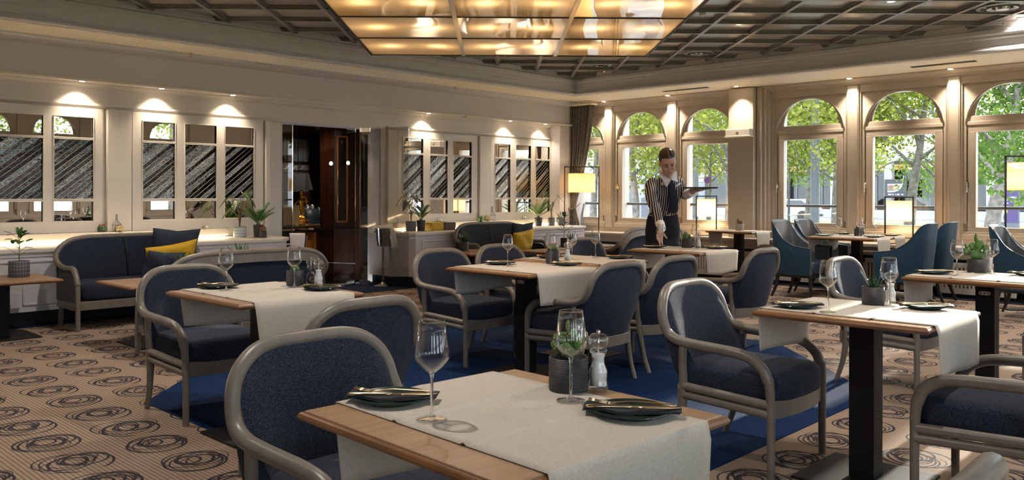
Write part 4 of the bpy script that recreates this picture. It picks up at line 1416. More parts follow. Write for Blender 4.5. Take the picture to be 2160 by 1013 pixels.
def cycad(name, r, h, mat, L, n, seed=2, leafmat='plant_green'):
    t = empty(name); rr = random.Random(seed); pot(t, r, h, mat, .85)
    b = MB(); b.ell((0, 0, h - .005), (r * .45, r * .45, .028), 12, 8); b.build('crown_base', 'stem_brown', t, smooth=True)
    b = MB(); s = MB()
    for k in range(n):
        a = k * 2.399; f = (k + .5) / n; ph = math.radians(82 - 42 * f)
        d = Vector((math.cos(a) * math.cos(ph), math.sin(a) * math.cos(ph), math.sin(ph))); up = Vector((0, 0, 1))
        p = Vector((0, 0, h)); pts = [p.copy()]; ll = L * rr.uniform(.8, 1.1)
        m = 12
        for i in range(m):
            d = (d + Vector((math.cos(a), math.sin(a), -.25)) * .05).normalized(); p = p + d * ll / m; pts.append(p.copy())
            if i >= 2:
                side = d.cross(up).normalized()
                w = ll * .30 * math.sin(PI * (i + 1) / (m + 1.5)) ** .8
                for sg in (-1, 1):
                    leaf(b, p, side * sg * .8 + d * .75 + up * .25, up, w, .016, .1, .2, 2, 'blade')
        s.tube(pts, [.003, .001], 5)
    fold_mesh(b.build('fronds', leafmat, t), .001); s.build('frond_stems', 'stem_green', t, smooth=True)
    return t
def add_uv(o):
    pass
def alocasia(name, r, h, mat, H, n, seed=3, leafmat='veined_leaf', lw=.11):
    t = empty(name); rr = random.Random(seed); pot(t, r, h, mat)
    st = MB()
    for k in range(n):
        a = k * 2.399 + seed; hh = H * (.45 + .55 * (k + 1) / n)
        top = Vector((math.cos(a) * H * .26, math.sin(a) * H * .26, h + hh))
        pts = crom([(0, 0, h - .02), (math.cos(a) * .02, math.sin(a) * .02, h + hh * .5), tuple(top)], 4)
        st.tube(pts, [.005, .003], 6)
        # arrow-shaped blade hanging from the petiole
        d = Vector((math.cos(a) * .65, math.sin(a) * .65, -.55)).normalized(); side = d.cross(Vector((0, 0, 1))).normalized(); up = side.cross(d)
        L = lw * rr.uniform(1.4, 1.9); w = lw * rr.uniform(.8, 1.0)
        out = [(-.28, .30), (-.12, .48), (.10, .52), (.35, .42), (.60, .28), (.82, .12), (1.0, 0)]
        vs = []; uv = []
        for (f, ww) in out:
            for q in (1, .5, 0, -.5, -1):
                rip = .03 * math.sin(f * 25) * abs(q)
                ff = f if q else max(f, 0)
                if abs(q) == .5: ff = max(f, -.05)
                vs.append(top + d * L * ff + side * w * ww * q * 1.0 + up * w * (.16 * abs(q) * ww + rip - .25 * ff * ff)); uv.append((max(0, min(1, (ff + .3) / 1.3)), .5 + .5 * q))
        fs = []
        for i in range(len(out) - 1):
            for j in range(4):
                fs.append((i * 5 + j, i * 5 + j + 1, (i + 1) * 5 + j + 1, (i + 1) * 5 + j))
        b = MB(); b.add(vs, fs); o = b.build('leaf', leafmat, t, smooth=True)
        ul = o.data.uv_layers.new(name='UVMap')
        for lp in o.data.loops: ul.data[lp.index].uv = uv[lp.vertex_index]
        fold_mesh(o, .0015)
    st.build('stems', 'stem_brown', t, smooth=True)
    return t
def bushy(name, r, h, mat, H, n, lw, seed=4, round_=True, leafmat='plant_green'):
    """upright leafy shrub with oval leaves on side branches"""
    t = empty(name); rr = random.Random(seed); pot(t, r, h, mat)
    b = MB(); s = MB()
    s.tube([(0, 0, h - .02), (.003, 0, h + H * .5), (-.002, .003, h + H * .86)], [.004, .0025], 6)
    for k in range(n):
        a = k * 2.399 + .4; f = (k + 1) / n; z = h + H * (.12 + .72 * f)
        L = lw * rr.uniform(.6, 1.5) * (1.15 - f * .6)
        e = Vector((math.cos(a) * L, math.sin(a) * L, z + L * .55))
        s.tube([(0, 0, z - .01), tuple(e)], [.0025, .0015], 5)
        for q in range(2):
            aa = a + rr.uniform(-.8, .8); d = (math.cos(aa), math.sin(aa), rr.uniform(.05, .9))
            leaf(b, e, d, (0, 0, 1), lw * rr.uniform(.85, 1.15), lw * .52, .3, .15, 6, 'oval')
    for q in range(4):
        aa = q * 1.7; leaf(b, (0, 0, h + H * .84), (math.cos(aa) * .5, math.sin(aa) * .5, 1), (math.cos(aa), math.sin(aa), .2), lw * 1.1, lw * .5, .2, .15, 6, 'oval')
    fold_mesh(b.build('leaves', leafmat, t, smooth=True), .0012); s.build('branches', 'stem_green', t, smooth=True)
    return t
# ================================================================== dining tables and their settings
def chair(x, y, rz, label, grp='grey bentwood armchairs with navy upholstery'):
    return inst('chair', make_chair, (x, y, 0), rz, label, 'chair', grp)
def place_table(x0, x1, y0, y1, z, key, label, badge=False, run=True, runlabel=None, hang=(.19, .19), col=.055, base=.24, rx=(.085, .655), grp='oak dining tables on square black posts', name=None):
    t = make_table(x1 - x0, y1 - y0, z, badge, col, base)
    t.location = ((x0 + x1) / 2, (y0 + y1) / 2, 0)
    tag(t, label, 'table', grp)
    if run:
        o = runner(rx[0] - (x1 - x0) / 2, rx[1] - (x1 - x0) / 2, -(y1 - y0) / 2, (y1 - y0) / 2, z, hang[0], hang[1], seed=len(PROTO) + int(x0 * 7))
        o.location = t.location
        tag(o, runlabel, 'table runner', 'pale grey linen runners on the dining tables')
    return t
def setting(cx, cy, z, rz, where, nap=True, fork=True, tilt=0):
    """plate, napkin, knife and fork"""
    o = inst('plate', make_plate, (cx, cy, z + .003), 0, 'dark green side plate ' + where, 'plate', 'dark green side plates')
    inst('napkin', make_napkin, (cx, cy, z + .003), rz, 'black folded napkin on the plate ' + where, 'napkin', 'black folded napkins')
    c, s = math.cos(rz), math.sin(rz)
    def off(u, v): return (cx + c * u - s * v, cy + s * u + c * v)
    p = off(.005, -.016); k = inst('knife', make_knife, (p[0], p[1], z + .0255), rz + .10, 'brass coloured knife lying on the napkin ' + where, 'knife', 'knives on the napkins')
    p = off(.0, .018); k = inst('fork', make_fork, (p[0], p[1], z + .0235), rz - .06 + PI, 'brass coloured fork lying on the napkin ' + where, 'fork', 'forks on the napkins')
def glass(x, y, z, where):
    return inst('glass', make_glass, (x, y, z + .0035), rnd.uniform(0, 1), 'empty wine glass ' + where, 'wine glass', 'stemmed wine glasses')
def salt(x, y, z, where): return inst('salt', lambda: make_mill('salt_white'), (x, y, z + .002), 0, 'clear mill filled with white salt ' + where, 'salt mill', 'clear salt mills')
def pepper(x, y, z, where): return inst('pepper', lambda: make_mill('soil'), (x, y, z + .002), 0, 'clear mill with dark peppercorns ' + where, 'pepper mill', 'clear pepper mills')
NAPR = -PI / 4 - .25     # napkins lie roughly across the view

# table 1, nearest
TZ = .75
TB1 = place_table(1.075, 1.785, 1.015, 1.735, TZ, 'T1', 'nearest oak dining table in the foreground with a beige runner', runlabel='beige linen runner on the nearest foreground table', hang=(.24, .22), rx=(.10, .625))
TB1.rotation_euler = (0, 0, -.045)
for _o in COL.objects:
    if _o.get('label') == 'beige linen runner on the nearest foreground table': _o.rotation_euler = (0, 0, -.045)
W1 = 'on the nearest foreground table'
setting(1.29, 1.655, TZ, NAPR + .15, W1 + ', left side'); setting(1.605, 1.155, TZ, NAPR + .05, W1 + ', right side')
glass(1.245, 1.45, TZ, W1 + ', left one'); glass(1.60, 1.335, TZ, W1 + ', right one in front of the ribbed pot')
salt(1.755, 1.37, TZ, W1); pepper(1.775, 1.455, TZ, W1 + ', behind the ribbed pot')
o = opuntia('cactus_pot', .052, .088, .62); o.location = (1.692, 1.42, TZ + .003); tag(o, 'ribbed black pot with green cactus behind the right glass on the nearest table', 'potted cactus')
chair(1.48, 1.99, PI, 'navy armchair with grey bent frame at the left of the nearest table')
chair(1.46, .74, 0, 'navy armchair whose rounded back just shows at the bottom right corner')
# table 2, right foreground
place_table(3.46, 4.14, 1.085, 1.82, TZ, 'T2', 'oak dining table at right with one broad black post and a sunlit runner', runlabel='sunlit pale linen runner on the right foreground table', hang=(.21, .20), rx=(.07, .63))
W2 = 'on the right foreground table'
setting(3.66, 1.71, TZ, NAPR + .1, W2 + ', left side'); setting(4.03, 1.275, TZ, NAPR, W2 + ', right side')
glass(3.60, 1.54, TZ, W2 + ', left one'); glass(3.99, 1.42, TZ, W2 + ', right one in front of the pot')
o = succulent('succulent_pot', .050, .085, 'pot_black', 16, .07, .012, 'plant_dark', 5, .6); o.location = (4.01, 1.50, TZ + .003); tag(o, 'round black pot with spiky grey green succulent on the right foreground table', 'potted plant')
salt(4.12, 1.46, TZ, W2)
chair(3.74, 2.01, PI, 'large navy armchair facing right in front of the right foreground table')
chair(3.83, .90, 0, 'navy armchair with long horizontal arms at the lower right edge')
# table 3, right
place_table(5.55, 6.28, 1.11, 1.895, TZ, 'T3', 'oak dining table with badge on its black post at the right edge', badge=True, runlabel='brightly sunlit runner on the right edge table', hang=(.2, .2), rx=(.07, .65))
W3 = 'on the right edge table'
setting(5.85, 1.80, TZ, NAPR + .1, W3 + ', left side'); setting(6.28 - .12, 1.33, TZ, NAPR, W3 + ', cut by photo edge')
glass(5.81, 1.65, TZ, W3 + ', left one'); glass(6.12, 1.525, TZ, W3 + ', right one by the opuntia')
o = opuntia('opuntia_cactus', .058, .09, 1.1); o.location = (6.15, 1.625, TZ + .003); tag(o, 'green opuntia cactus with round pads in a dark pot on the right edge table', 'potted cactus')
salt(6.235, 1.57, TZ, W3)
chair(5.90, 2.10, PI, 'navy armchair seen behind the right foreground table, facing the right edge table')
chair(5.90, .96, 0, 'navy armchair cut by the right photo edge with its arm and blue seat showing')
# table 4, left
place_table(1.925, 2.63, 3.62, 4.39, TZ, 'T4', 'oak dining table at left beneath a hanging pale runner', runlabel='pale grey runner hanging from the left table', hang=(.21, .20), rx=(.075, .645))
W4 = 'on the left table'
setting(2.17, 4.31, TZ, NAPR + .15, W4 + ', left side'); setting(2.52, 3.84, TZ, NAPR, W4 + ', right side')
glass(2.13, 4.14, TZ, W4 + ', left one'); glass(2.47, 4.03, TZ, W4 + ', right one before the black pot')
o = cactus_ball('small_cactus_pot', .047, .085, 'pot_black', .022, 9); o.location = (2.53, 4.12, TZ + .003); tag(o, 'ribbed black pot with tiny cactus on the left table', 'potted cactus')
salt(2.595, 3.985, TZ, W4); pepper(2.605, 4.075, TZ, W4)
chair(2.315, 4.70, PI, 'navy armchair with full side view at the left table')
chair(2.15, 3.24, 0, 'navy armchair seen from behind between the left table and the nearest chair')
# tables 5, centre, pushed together
place_table(3.93, 4.74, 3.64, 4.42, TZ, 'T5', 'centre oak table with badge on its black post and wrinkled runner', badge=True, runlabel='wrinkled grey runner on the centre table', hang=(.20, .19), rx=(.08, .70))
place_table(4.80, 5.50, 3.80, 4.60, TZ, 'T5b', 'oak table pushed against the far side of the centre table', runlabel='grey runner on the table pushed against the centre table', hang=(.19, .19))
W5 = 'on the centre table'; W5b = 'on the table behind the centre one'
setting(4.34, 4.30, TZ, NAPR + .15, W5 + ', left side'); setting(4.62, 3.90, TZ, NAPR, W5 + ', right side')
glass(4.27, 4.15, TZ, W5 + ', left one'); glass(4.62, 4.05, TZ, W5 + ', right one before the black pot')
o = cactus_ball('flowering_cactus_pot', .05, .09, 'pot_black', .040, 12, body='plant_dark', flowers=3); o.location = (4.72, 4.12, TZ + .003); tag(o, 'black ribbed pot with round red tipped cactus on the centre table', 'potted cactus')
salt(4.87, 4.10, TZ, W5b)
pepper(4.86, 4.20, TZ, W5b)
setting(5.05, 4.44, TZ, NAPR + .15, W5b + ', left side'); setting(5.42, 4.02, TZ, NAPR, W5b + ', right side')
glass(5.02, 4.18, TZ, W5b + ', left one above the salt mill'); glass(5.34, 4.20, TZ, W5b + ', right one')
chair(4.43, 4.74, PI, 'navy armchair with open front at the left of the centre table')
chair(5.22, 4.86, PI, 'small looking navy armchair behind the centre table wine glass')
chair(4.47, 3.63, 0, 'navy armchair with curved arm seen from behind at the centre table')
chair(5.20, 3.66, 0, 'navy armchair seen from behind just right of the centre one')
# table 6, waitress
place_table(6.43, 7.11, 3.90, 4.67, TZ, 'T6', 'oak table over which the waitress leans', runlabel='white runner on the table the waitress sets', hang=(.19, .19))
W6 = 'on the table the waitress sets'
setting(6.72, 4.57, TZ, NAPR + .15, W6 + ', left side'); setting(7.04, 4.10, TZ, NAPR, W6 + ', right side')
GW = onZ(1393, 523, TZ); glass(GW.x, GW.y, TZ, 'held by the waitress above the table')
glass(6.95, 4.26, TZ, W6 + ', right one before the mill')
o = cactus_ball('column_cactus_pot', .052, .088, 'pot_black', .03, 10, lobes=[((-.012, .008, .112), (.026, .026, .045)), ((.02, -.012, .10), (.015, .015, .03))]); o.location = (6.98, 4.37, TZ + .003); tag(o, 'dark pot with ribbed green cactus beside the waitress', 'potted cactus')
salt(7.05, 4.29, TZ, W6)
chair(6.60, 5.02, PI, 'dark navy armchair at the left of the table the waitress sets')
chair(6.45, 3.62, 0, 'navy armchair seen from behind at right of the table the waitress sets')
# table 7, by the column
place_table(10.55, 11.16, 5.58, 6.30, TZ, 'T7', 'small oak table with hanging napkin cloth beside the window column', runlabel='cream cloth hanging from the small table by the column', hang=(.19, .19), col=.055, base=.2, rx=(.10, .50))
o = cactus_ball('beige_cactus_pot', .06, .10, 'pot_beige', .03, 8, lobes=[((-.02, .01, .13), (.024, .024, .04)), ((.02, -.01, .115), (.022, .022, .025))], body='stem_brown'); o.location = (10.84, 5.92, TZ + .003); tag(o, 'pale beige textured pot with brown cactus on the small table by the column', 'potted cactus')
# table 8, window, with tub chairs
place_table(9.98, 11.02, 3.72, 4.53, TZ, 'T8', 'long oak table by the windows set for four with navy tub chairs', runlabel='grey runner on the near half of the window table', hang=(.2, .2), rx=(.05, .47))
o = runner(.10, .46, -.405, .405, TZ + .0006, .2, .2, seed=9); o.location = (10.5, 4.125, 0); tag(o, 'grey runner on the far half of the window table, nearest the glass', 'table runner', 'pale grey linen runners on the dining tables')
W8 = 'on the window table'
setting(10.20, 4.42, TZ, NAPR, W8 + ', left near side'); setting(10.80, 4.42, TZ, NAPR, W8 + ', left window side')
setting(10.28, 3.84, TZ, NAPR, W8 + ', right near side'); setting(10.85, 3.84, TZ, NAPR, W8 + ', right window side')
glass(10.17, 4.22, TZ, W8 + ', leftmost'); glass(10.42, 4.06, TZ, W8 + ', before the flower pot'); glass(10.78, 4.0, TZ, W8 + ', in front of the glowing lamp')
o = cactus_ball('red_flower_pot', .05, .09, 'pot_black', .03, 10, flowers=6, body='plant_dark'); o.location = (10.55, 4.13, TZ + .003); tag(o, 'black pot with small red flowers on the window table', 'potted plant')
pepper(10.66, 4.12, TZ, W8)
def tub(x, y, rz, label): return inst('tub', make_tub, (x, y, 0), rz, label, 'chair', 'navy tub chairs near the windows')
tub(10.00, 4.62, PI, 'navy tub chair with grey inside, left near one at the window table')
tub(10.72, 4.66, PI, 'navy tub chair left of the window table, nearest the glass')
tub(10.02, 3.40, 0, 'blue tub chair with its back to us, right near one at the window table')
tub(10.68, 3.38, 0, 'blue tub chair with high back at the window table, nearest the glass')
tub(10.02, 2.18, PI, 'navy tub chair cut by the right edge of the photo')
place_table(9.60, 10.40, 1.05, 1.83, TZ, 'T9', 'oak window table just reaching the right edge of the photo', run=False)

# ================================================================== lounge corner: sofas and low tables
place_table(1.80, 2.55, 7.92, 8.66, .515, 'L1', 'low oak table at the far left carrying a leafy green plant', run=False, base=.25, grp='low oak side tables by the sofas', col=.05)
place_table(2.66, 3.40, 6.72, 7.44, .525, 'L2', 'low oak table between the two left sofas', run=False, base=.25, grp='low oak side tables by the sofas', col=.05)
place_table(3.44, 4.16, 6.74, 7.42, .525, 'L2b', 'low oak table hidden behind the rear left sofa carrying an aloe', run=False, base=.25, grp='low oak side tables by the sofas', col=.05)
inst('sofa', make_sofa, (3.43, 8.42, 0), PI, 'dark blue two seat sofa with rounded grey frame against the left cabinet', 'sofa', 'hoop back sofas')
inst('sofa', make_sofa, (3.38, 6.42, 0), 0, 'blue two seat sofa with broad grey crest seen from behind at left', 'sofa', 'hoop back sofas', (1, 1, .96))
inst('dark_sofa', lambda: make_sofa(.70, 'dark_fabric'), (8.58, 8.42, 0), PI, 'dark two seat sofa with yellow pillow against the right cabinet', 'sofa', 'hoop back sofas')
inst('sofa', make_sofa, (8.98, 6.42, 0), 0, 'navy two seat sofa seen from behind at the left of the waitress', 'sofa', 'hoop back sofas')
place_table(7.10, 7.80, 7.55, 8.28, .52, 'L3', 'low oak table with a black aloe pot left of the right sofa', run=False, base=.22, grp='low oak side tables by the sofas', col=.05)
place_table(8.02, 8.74, 6.98, 7.62, .52, 'L4', 'low oak table in front of the yellow pillow', run=False, base=.22, grp='low oak side tables by the sofas', col=.05)
place_table(9.20, 9.92, 7.40, 8.12, .52, 'L5', 'low oak table with a leafy plant right of the right sofa', run=False, base=.22, grp='low oak side tables by the sofas', col=.05)

def pillow(c, w, h, d, R, mat, label):
    t = empty('cushion', c); t.rotation_euler = R
    n = 18; top = []; bot = []
    b = MB()
    for sg in (1, -1):
        rows = []
        for i in range(n + 1):
            row = []
            for j in range(n + 1):
                u = -1 + 2 * i / n; v = -1 + 2 * j / n
                k = (1 - u * u) ** .5 * (1 - v * v) ** .5 if abs(u) < 1 and abs(v) < 1 else 0
                pin = 1 - .10 * (1 - v * v) * 1; pin2 = 1 - .10 * (1 - u * u)
                row.append((u * w / 2 * (1 - .09 * (1 - abs(v)) * abs(u) ** 3), sg * d / 2 * k ** .8 + .006 * math.sin(u * 6 + v * 4) * k, v * h / 2 * (1 - .12 * (1 - abs(u)) * abs(v) ** 3)))
            rows.append(row if sg > 0 else row[::-1])
        b.grid(rows)
    b.build('cover', mat, t, smooth=True, fixn=True)
    tag(t, label, 'cushion', 'scatter cushions on the sofas'); return t
pillow((3.80, 8.49, .70), .50, .42, .13, (.20, .05, 0), 'pillow_navy', 'dark navy cushion standing at the back of the left sofa')
pillow((3.66, 8.26, .60), .56, .36, .13, (.30, -.12, .12), 'pillow_yellow', 'mustard yellow cushion on the left sofa')
pillow((3.52, 8.12, .56), .42, .30, .13, (.34, .10, .2), 'pillow_navy', 'dark navy cushion leaning in front of the yellow one on the left sofa')
pillow((8.98, 8.45, .66), .46, .38, .12, (.20, 0, 0), 'pillow_navy', 'dark grey cushion behind the yellow one on the right sofa')
pillow((8.78, 8.24, .58), .50, .34, .14, (.28, -.10, .1), 'pillow_yellow', 'mustard yellow cushion on the right sofa')

# ================================================================== plants and things on the shelves
ZS = .736
o = bushy('potted_shrub', .085, .14, 'pot_grey_pattern', .27, 11, .075, 4); o.location = (onZ(40, 584, .515).x, onZ(40, 584, .515).y, .517); tag(o, 'leafy green shrub in a patterned grey pot on the far left low table', 'potted plant')
LZ = .8415
p = onY(215, 489, 9.605); o = cactus_ball('flowering_cactus', .045, .012, 'pot_slate', .045, 14, flowers=7, body='plant_dark'); o.location = (p.x, 9.605, LZ); tag(o, 'round cactus with pink flowers left of the wire bottle', 'cactus')
def wire_bottle(loc, label, s=1.0):
    t = empty('wire_bottle', loc); t.scale = (s, s, s)
    b = MB()
    prof = [(.056, 0), (.056, .07), (.05, .085), (.025, .115), (.018, .13), (.018, .185)]
    for k in range(12):
        a = 2 * PI * k / 12; b.tube([(r * math.cos(a), r * math.sin(a), z) for r, z in prof], .0014, 5)
    b.build('vertical_wires', 'black_metal', t, smooth=True)
    for (r, z) in ((.056, .001), (.056, .072), (.018, .13), (.018, .187)):
        b = MB(); b.tube([(r * math.cos(2 * PI * k / 20), r * math.sin(2 * PI * k / 20), z) for k in range(20)], .002, 5, closed=True)
        b.build('wire_ring', 'black_metal', t, smooth=True)
    tag(t, label, 'wire bottle', 'black wire bottles on the ledges'); return t
p = onY(245, 488, 9.60); wire_bottle((p.x, 9.60, LZ), 'black wire bottle ornament above the left sofa')
p = onY(249, 488, 9.54)
o = cactus_ball('barrel_cactus', .04, .01, 'pot_slate', .042, 16, body='cactus_spine'); o.location = (p.x + .02, 9.565, LZ); tag(o, 'golden barrel cactus inside and before the left wire bottle', 'cactus')
p = onY(1036, 465, 9.61); wire_bottle((p.x, 9.60, LZ), 'black wire bottle ornament above the right sofa', 1.15)
p = onY(1029, 467, 9.55); o = cactus_ball('barrel_cactus', .05, .01, 'pot_slate', .05, 16, body='cactus_spine'); o.location = (p.x, 9.585, LZ); tag(o, 'golden barrel cactus beside the right wire bottle', 'cactus')
def put(o, px, y, z, label, cat='potted plant'):
    o.location = (onY(px, 400, y).x, y, z); tag(o, label, cat); return o
put(alocasia('alocasia', .075, .13, 'pot_silver_pattern', .40, 7, 3), 506, 9.34, ZS, 'veined alocasia in a pale silver patterned pot on the left shelf')
put(cycad('sago_palm', .062, .15, 'pot_slate', .27, 13), 545, 9.28, ZS, 'green sago palm in a tall slate pot by the bar opening')
put(cactus_ball('small_cactus', .043, .085, 'pot_black', .035, 12, flowers=4, body='stem_brown'), 555, 9.10, ZS, 'small pink tipped cactus in a dark ribbed pot before the sago palm', 'potted cactus')
put(succulent('aloe', .055, .12, 'pot_black', 12, .20, .035, 'plant_green', 8, .75), 508, 7.10, .527, 'green aloe tips showing above the crest of the rear left sofa')
put(alocasia('dark_alocasia', .075, .14, 'pot_grey_pattern', .38, 6, 5, 'plant_purple'), 867, 9.32, ZS, 'dark leaved alocasia in a patterned dark pot behind the glass door')
put(cycad('sago_palm', .065, .15, 'pot_slate', .27, 9, 7), 888, 9.27, ZS, 'palm in a slate pot left of the yellow magazines')
put(succulent('small_agave', .06, .09, 'pot_slate', 16, .15, .022, 'plant_green', 9, .8), 1014, 9.50, ZS, 'small green agave in grey pot left of the right wire bottle')
put(cycad('sago_palm', .065, .14, 'pot_slate', .30, 11, 11), 1136, 9.36, ZS, 'palm in a dark pot behind the cushions of the right sofa')
put(alocasia('tall_alocasia', .06, .13, 'pot_grey_pattern', .42, 4, 7), 1163, 9.33, ZS, 'tall leaved alocasia in grey patterned pot near the curtain')
put(succulent('agave', .06, .13, 'pot_grey_pattern', 14, .13, .025, 'plant_green', 12, .9), 1163 + 18, 9.45, ZS, 'small agave in grey patterned pot nearest the curtain')
p = onZ(979, 522, .52)
put(succulent('aloe', .062, .12, 'pot_black', 30, .16, .022, 'plant_dark', 10, 1.0), 979, 8.02, .522, 'aloe in a shiny black pot on the low table left of the right sofa')
put(bushy('leafy_plant', .05, .12, 'pot_black', .36, 14, .07, 9), 1190, 7.72, .522, 'leafy green plant in a black pot behind the centre table glasses')
put(succulent('aloe', .045, .09, 'pot_black', 12, .15, .02, 'plant_dark', 21, .8), 1205, 7.55, .522, 'small dark aloe beside the leafy plant on the low table')
put(succulent('small_aloe', .05, .10, 'pot_black', 14, .165, .032, 'plant_green', 15, .8), 389, 7.0, .527, 'small green aloe peeking over the rear left sofa crest before the yellow cushion')
# stacks of magazines
def stack(px, y, n, mat, w, d, label):
    x = onY(px, 400, y).x
    r = random.Random(n)
    for k in range(n):
        b = MB(); b.box(-w / 2, w / 2, -d / 2, d / 2, 0, .0105)
        o = b.build('magazine', mat, None, bevel=.0015, segs=1); o.location = (x + r.uniform(-.006, .006), y + r.uniform(-.006, .006), ZS + k * .0115); o.rotation_euler = (0, 0, r.uniform(-.03, .03))
        tag(o, label % (['lowest', 'second from the bottom', 'third from the bottom', 'fourth from the bottom', 'fifth from the bottom', 'sixth from the bottom', 'seventh from the bottom', 'eighth from the bottom', 'ninth from the bottom'][k] if k < n - 1 else 'topmost'), 'magazine', 'magazines stacked on the right shelf')
stack(911, 9.28, 10, 'magazine_yellow', .21, .28, 'yellow magazine in the left stack on the right shelf, %s')
stack(937, 9.28, 10, 'magazine_brown', .21, .28, 'brown spined magazine in the right stack on the right shelf, %s')

# champagne bucket on its stand, with a towel
def bucket(loc, lab, twl):
    t = empty('wine_cooler_stand', loc)
    b = MB(); b.lathe([(0, 0), (.115, 0), (.118, .008), (.06, .03), (.03, .045), (.022, .06), (0, .06)], 28); b.build('foot', 'steel', t, smooth=True, auto=40)
    b = MB(); b.tube([(0, 0, .05), (0, 0, .55)], .018, 14); b.build('pole', 'steel', t, smooth=True, auto=40)
    b = MB(); b.lathe_open([(.0, .545), (.075, .55), (.082, .565), (.084, .60), (.088, .605), (.105, .78), (.112, .79), (.108, .795), (.10, .785), (.08, .60), (0, .57)], 28); b.build('bucket', 'steel', t, smooth=True, auto=50)
    for s in (-1, 1):
        b = MB(); a = -PI / 4 + (0 if s > 0 else PI); b.ell((.115 * math.cos(a), .115 * math.sin(a), .745), (.014, .014, .014), 10, 8); b.build('knob_handle', 'chrome', t, smooth=True)
    tag(t, lab, 'wine cooler')
    # towel over the rim
    rows = []
    pts = [(-.13, .80), (-.10, .815), (-.05, .812), (0, .808), (.05, .806), (.10, .806), (.125, .79), (.14, .75), (.155, .68), (.165, .60), (.175, .53)]
    d = Vector((RT[0], RT[1], 0)); e = Vector((FW[0], FW[1], 0))
    for k, (s, z) in enumerate(pts):
        f = max(0, min(1, (k - 5) / 3))
        cr = (e * .05 + Vector((0, 0, .016))) * (1 - f) + (d * .040 + e * .03) * f
        rows.append([Vector(loc) + d * s - e * (.03 + .08 * f) + cr * (j - 3) / 3 + e * (.006 * math.sin(j * 2.1 + k * .4)) + Vector((0, 0, z + .003 * math.cos(j * 1.7))) for j in range(7)])
    b = MB(); b.grid(rows); o = b.build('towel', 'towel', None, smooth=True); m = o.modifiers.new('thick', 'SOLIDIFY'); m.thickness = .006
    tag(o, twl, 'towel')
bucket(tuple(onZ(808, 604, 0)), 'chrome wine cooler bucket on a tall pole by the glass door', 'white towel draped over the chrome wine cooler')
# second, mostly hidden cooler with towel at the end of the left cabinet
t = empty('ice_bucket', (5.66, 9.12, 0))
b = MB(); b.lathe([(0, 0), (.11, 0), (.03, .04), (.018, .05), (.018, .55), (.08, .56), (.10, .74), (.0, .74)], 24); b.build('bucket_on_pole', 'steel', t, smooth=True, auto=40)
tag(t, 'steel cooler stand half hidden behind the rear left sofa', 'wine cooler')
b = MB(); rows = []
for k in range(9):
    z = .78 - .26 * k / 8
    rows.append([Vector((5.66, 9.12, z)) + Vector((RT[0], RT[1], 0)) * (-.09 + .19 * j / 6 + .01 * k * (j - 3) * -.06) - Vector((FW[0], FW[1], 0)) * (.115 + .006 * math.sin(j * 1.6 + k)) for j in range(7)])
b.grid(rows); o = b.build('towel', 'towel', None, smooth=True); m = o.modifiers.new('thick', 'SOLIDIFY'); m.thickness = .006
tag(o, 'cream towel hanging at the corner of the left shelf by the bar opening', 'towel')

# ================================================================== lamps
def frame_lamp(x, y, zb, W_, H_, sw, sh, sz, label, en, rz=0, kind='drum', floor=False):
    """thin dark rectangular frame with a shade hanging from the top bar; frame plane runs along the local x"""
    t = empty('framed_lamp', (x, y, zb), rz)
    b = MB()
    r = .008
    b.box(-W_ / 2 - r, -W_ / 2 + r, -r, r, 0, H_); b.box(W_ / 2 - r, W_ / 2 + r, -r, r, 0, H_); b.box(-W_ / 2 - r, W_ / 2 + r, -r, r, H_ - 2 * r, H_)
    b.build('frame', 'thin_frame', t)
    b = MB(); b.box(-W_ / 2 - r, W_ / 2 + r, -.10, .10, 0, .012); b.build('base', 'thin_frame', t)
    b = MB(); b.tube([(0, 0, H_ - .01), (0, 0, sz + sh / 2 - .02)], .005, 8); b.lathe([(0, sz + sh / 2 - .005), (.02, sz + sh / 2 - .005), (.02, sz + sh / 2 + .006), (0, sz + sh / 2 + .006)], 12); b.build('hanger', 'gold', t, smooth=True, auto=40)
    b = MB(); b.lathe_open([(sw / 2, sz - sh / 2), (sw / 2, sz + sh / 2)], 40)
    o = b.build('lamp_shade', 'lamp_shade_cloth', t, smooth=True)
    b = MB(); b.lathe_open([(sw / 2 + .001, sz - sh / 2), (sw / 2 + .001, sz - sh / 2 + .006)], 40); b.lathe_open([(sw / 2 + .001, sz + sh / 2 - .006), (sw / 2 + .001, sz + sh / 2)], 40); b.build('shade_trim', 'lamp_shade_cloth', t, smooth=True)
    b = MB(); b.ell((0, 0, sz), (.028, .028, .038)); b.build('bulb', 'bulb', t, smooth=True)
    lamp('POINT', 'lamp_bulb', (0, 0, sz - .045), en, (1, .76, .46), parent=t, shadow_soft_size=.05)
    tag(t, label, 'lamp', 'framed lamps with hanging cream shades'); return t
ZBEN = .626
def lamp_px(pxl, pxr, py_top, depth_x, zb, shp, label, en, floor=False):
    a = onX((pxl + pxr) / 2, 409, depth_x)
    m_ = lambda px, py: onX(px, py, depth_x)
    dpt = (a.x * FW[0] + a.y * FW[1])
    w = (pxr - pxl) * dpt / FPX
    rz = YAW - PI / 2
    H_ = EYE + (409 - py_top) * dpt / FPX - zb
    sw = (shp[1] - shp[0]) * dpt / FPX; sh = (shp[3] - shp[2]) * dpt / FPX; sz = EYE + (409 - (shp[2] + shp[3]) / 2) * dpt / FPX - zb
    frame_lamp(a.x, a.y, zb, w, H_, sw * .98, sh, sz, label, en, rz)
lamp_px(1191, 1263, 351, 11.05, 0, (1201, 1259, 366, 406), 'tall framed floor lamp with glowing cream drum shade by the grey curtain', 3.2)
lamp_px(1469, 1511, 412, 11.40, ZBEN, (1470, 1509, 419, 456), 'bright framed table lamp on the bench right of the waitress', 6.0)
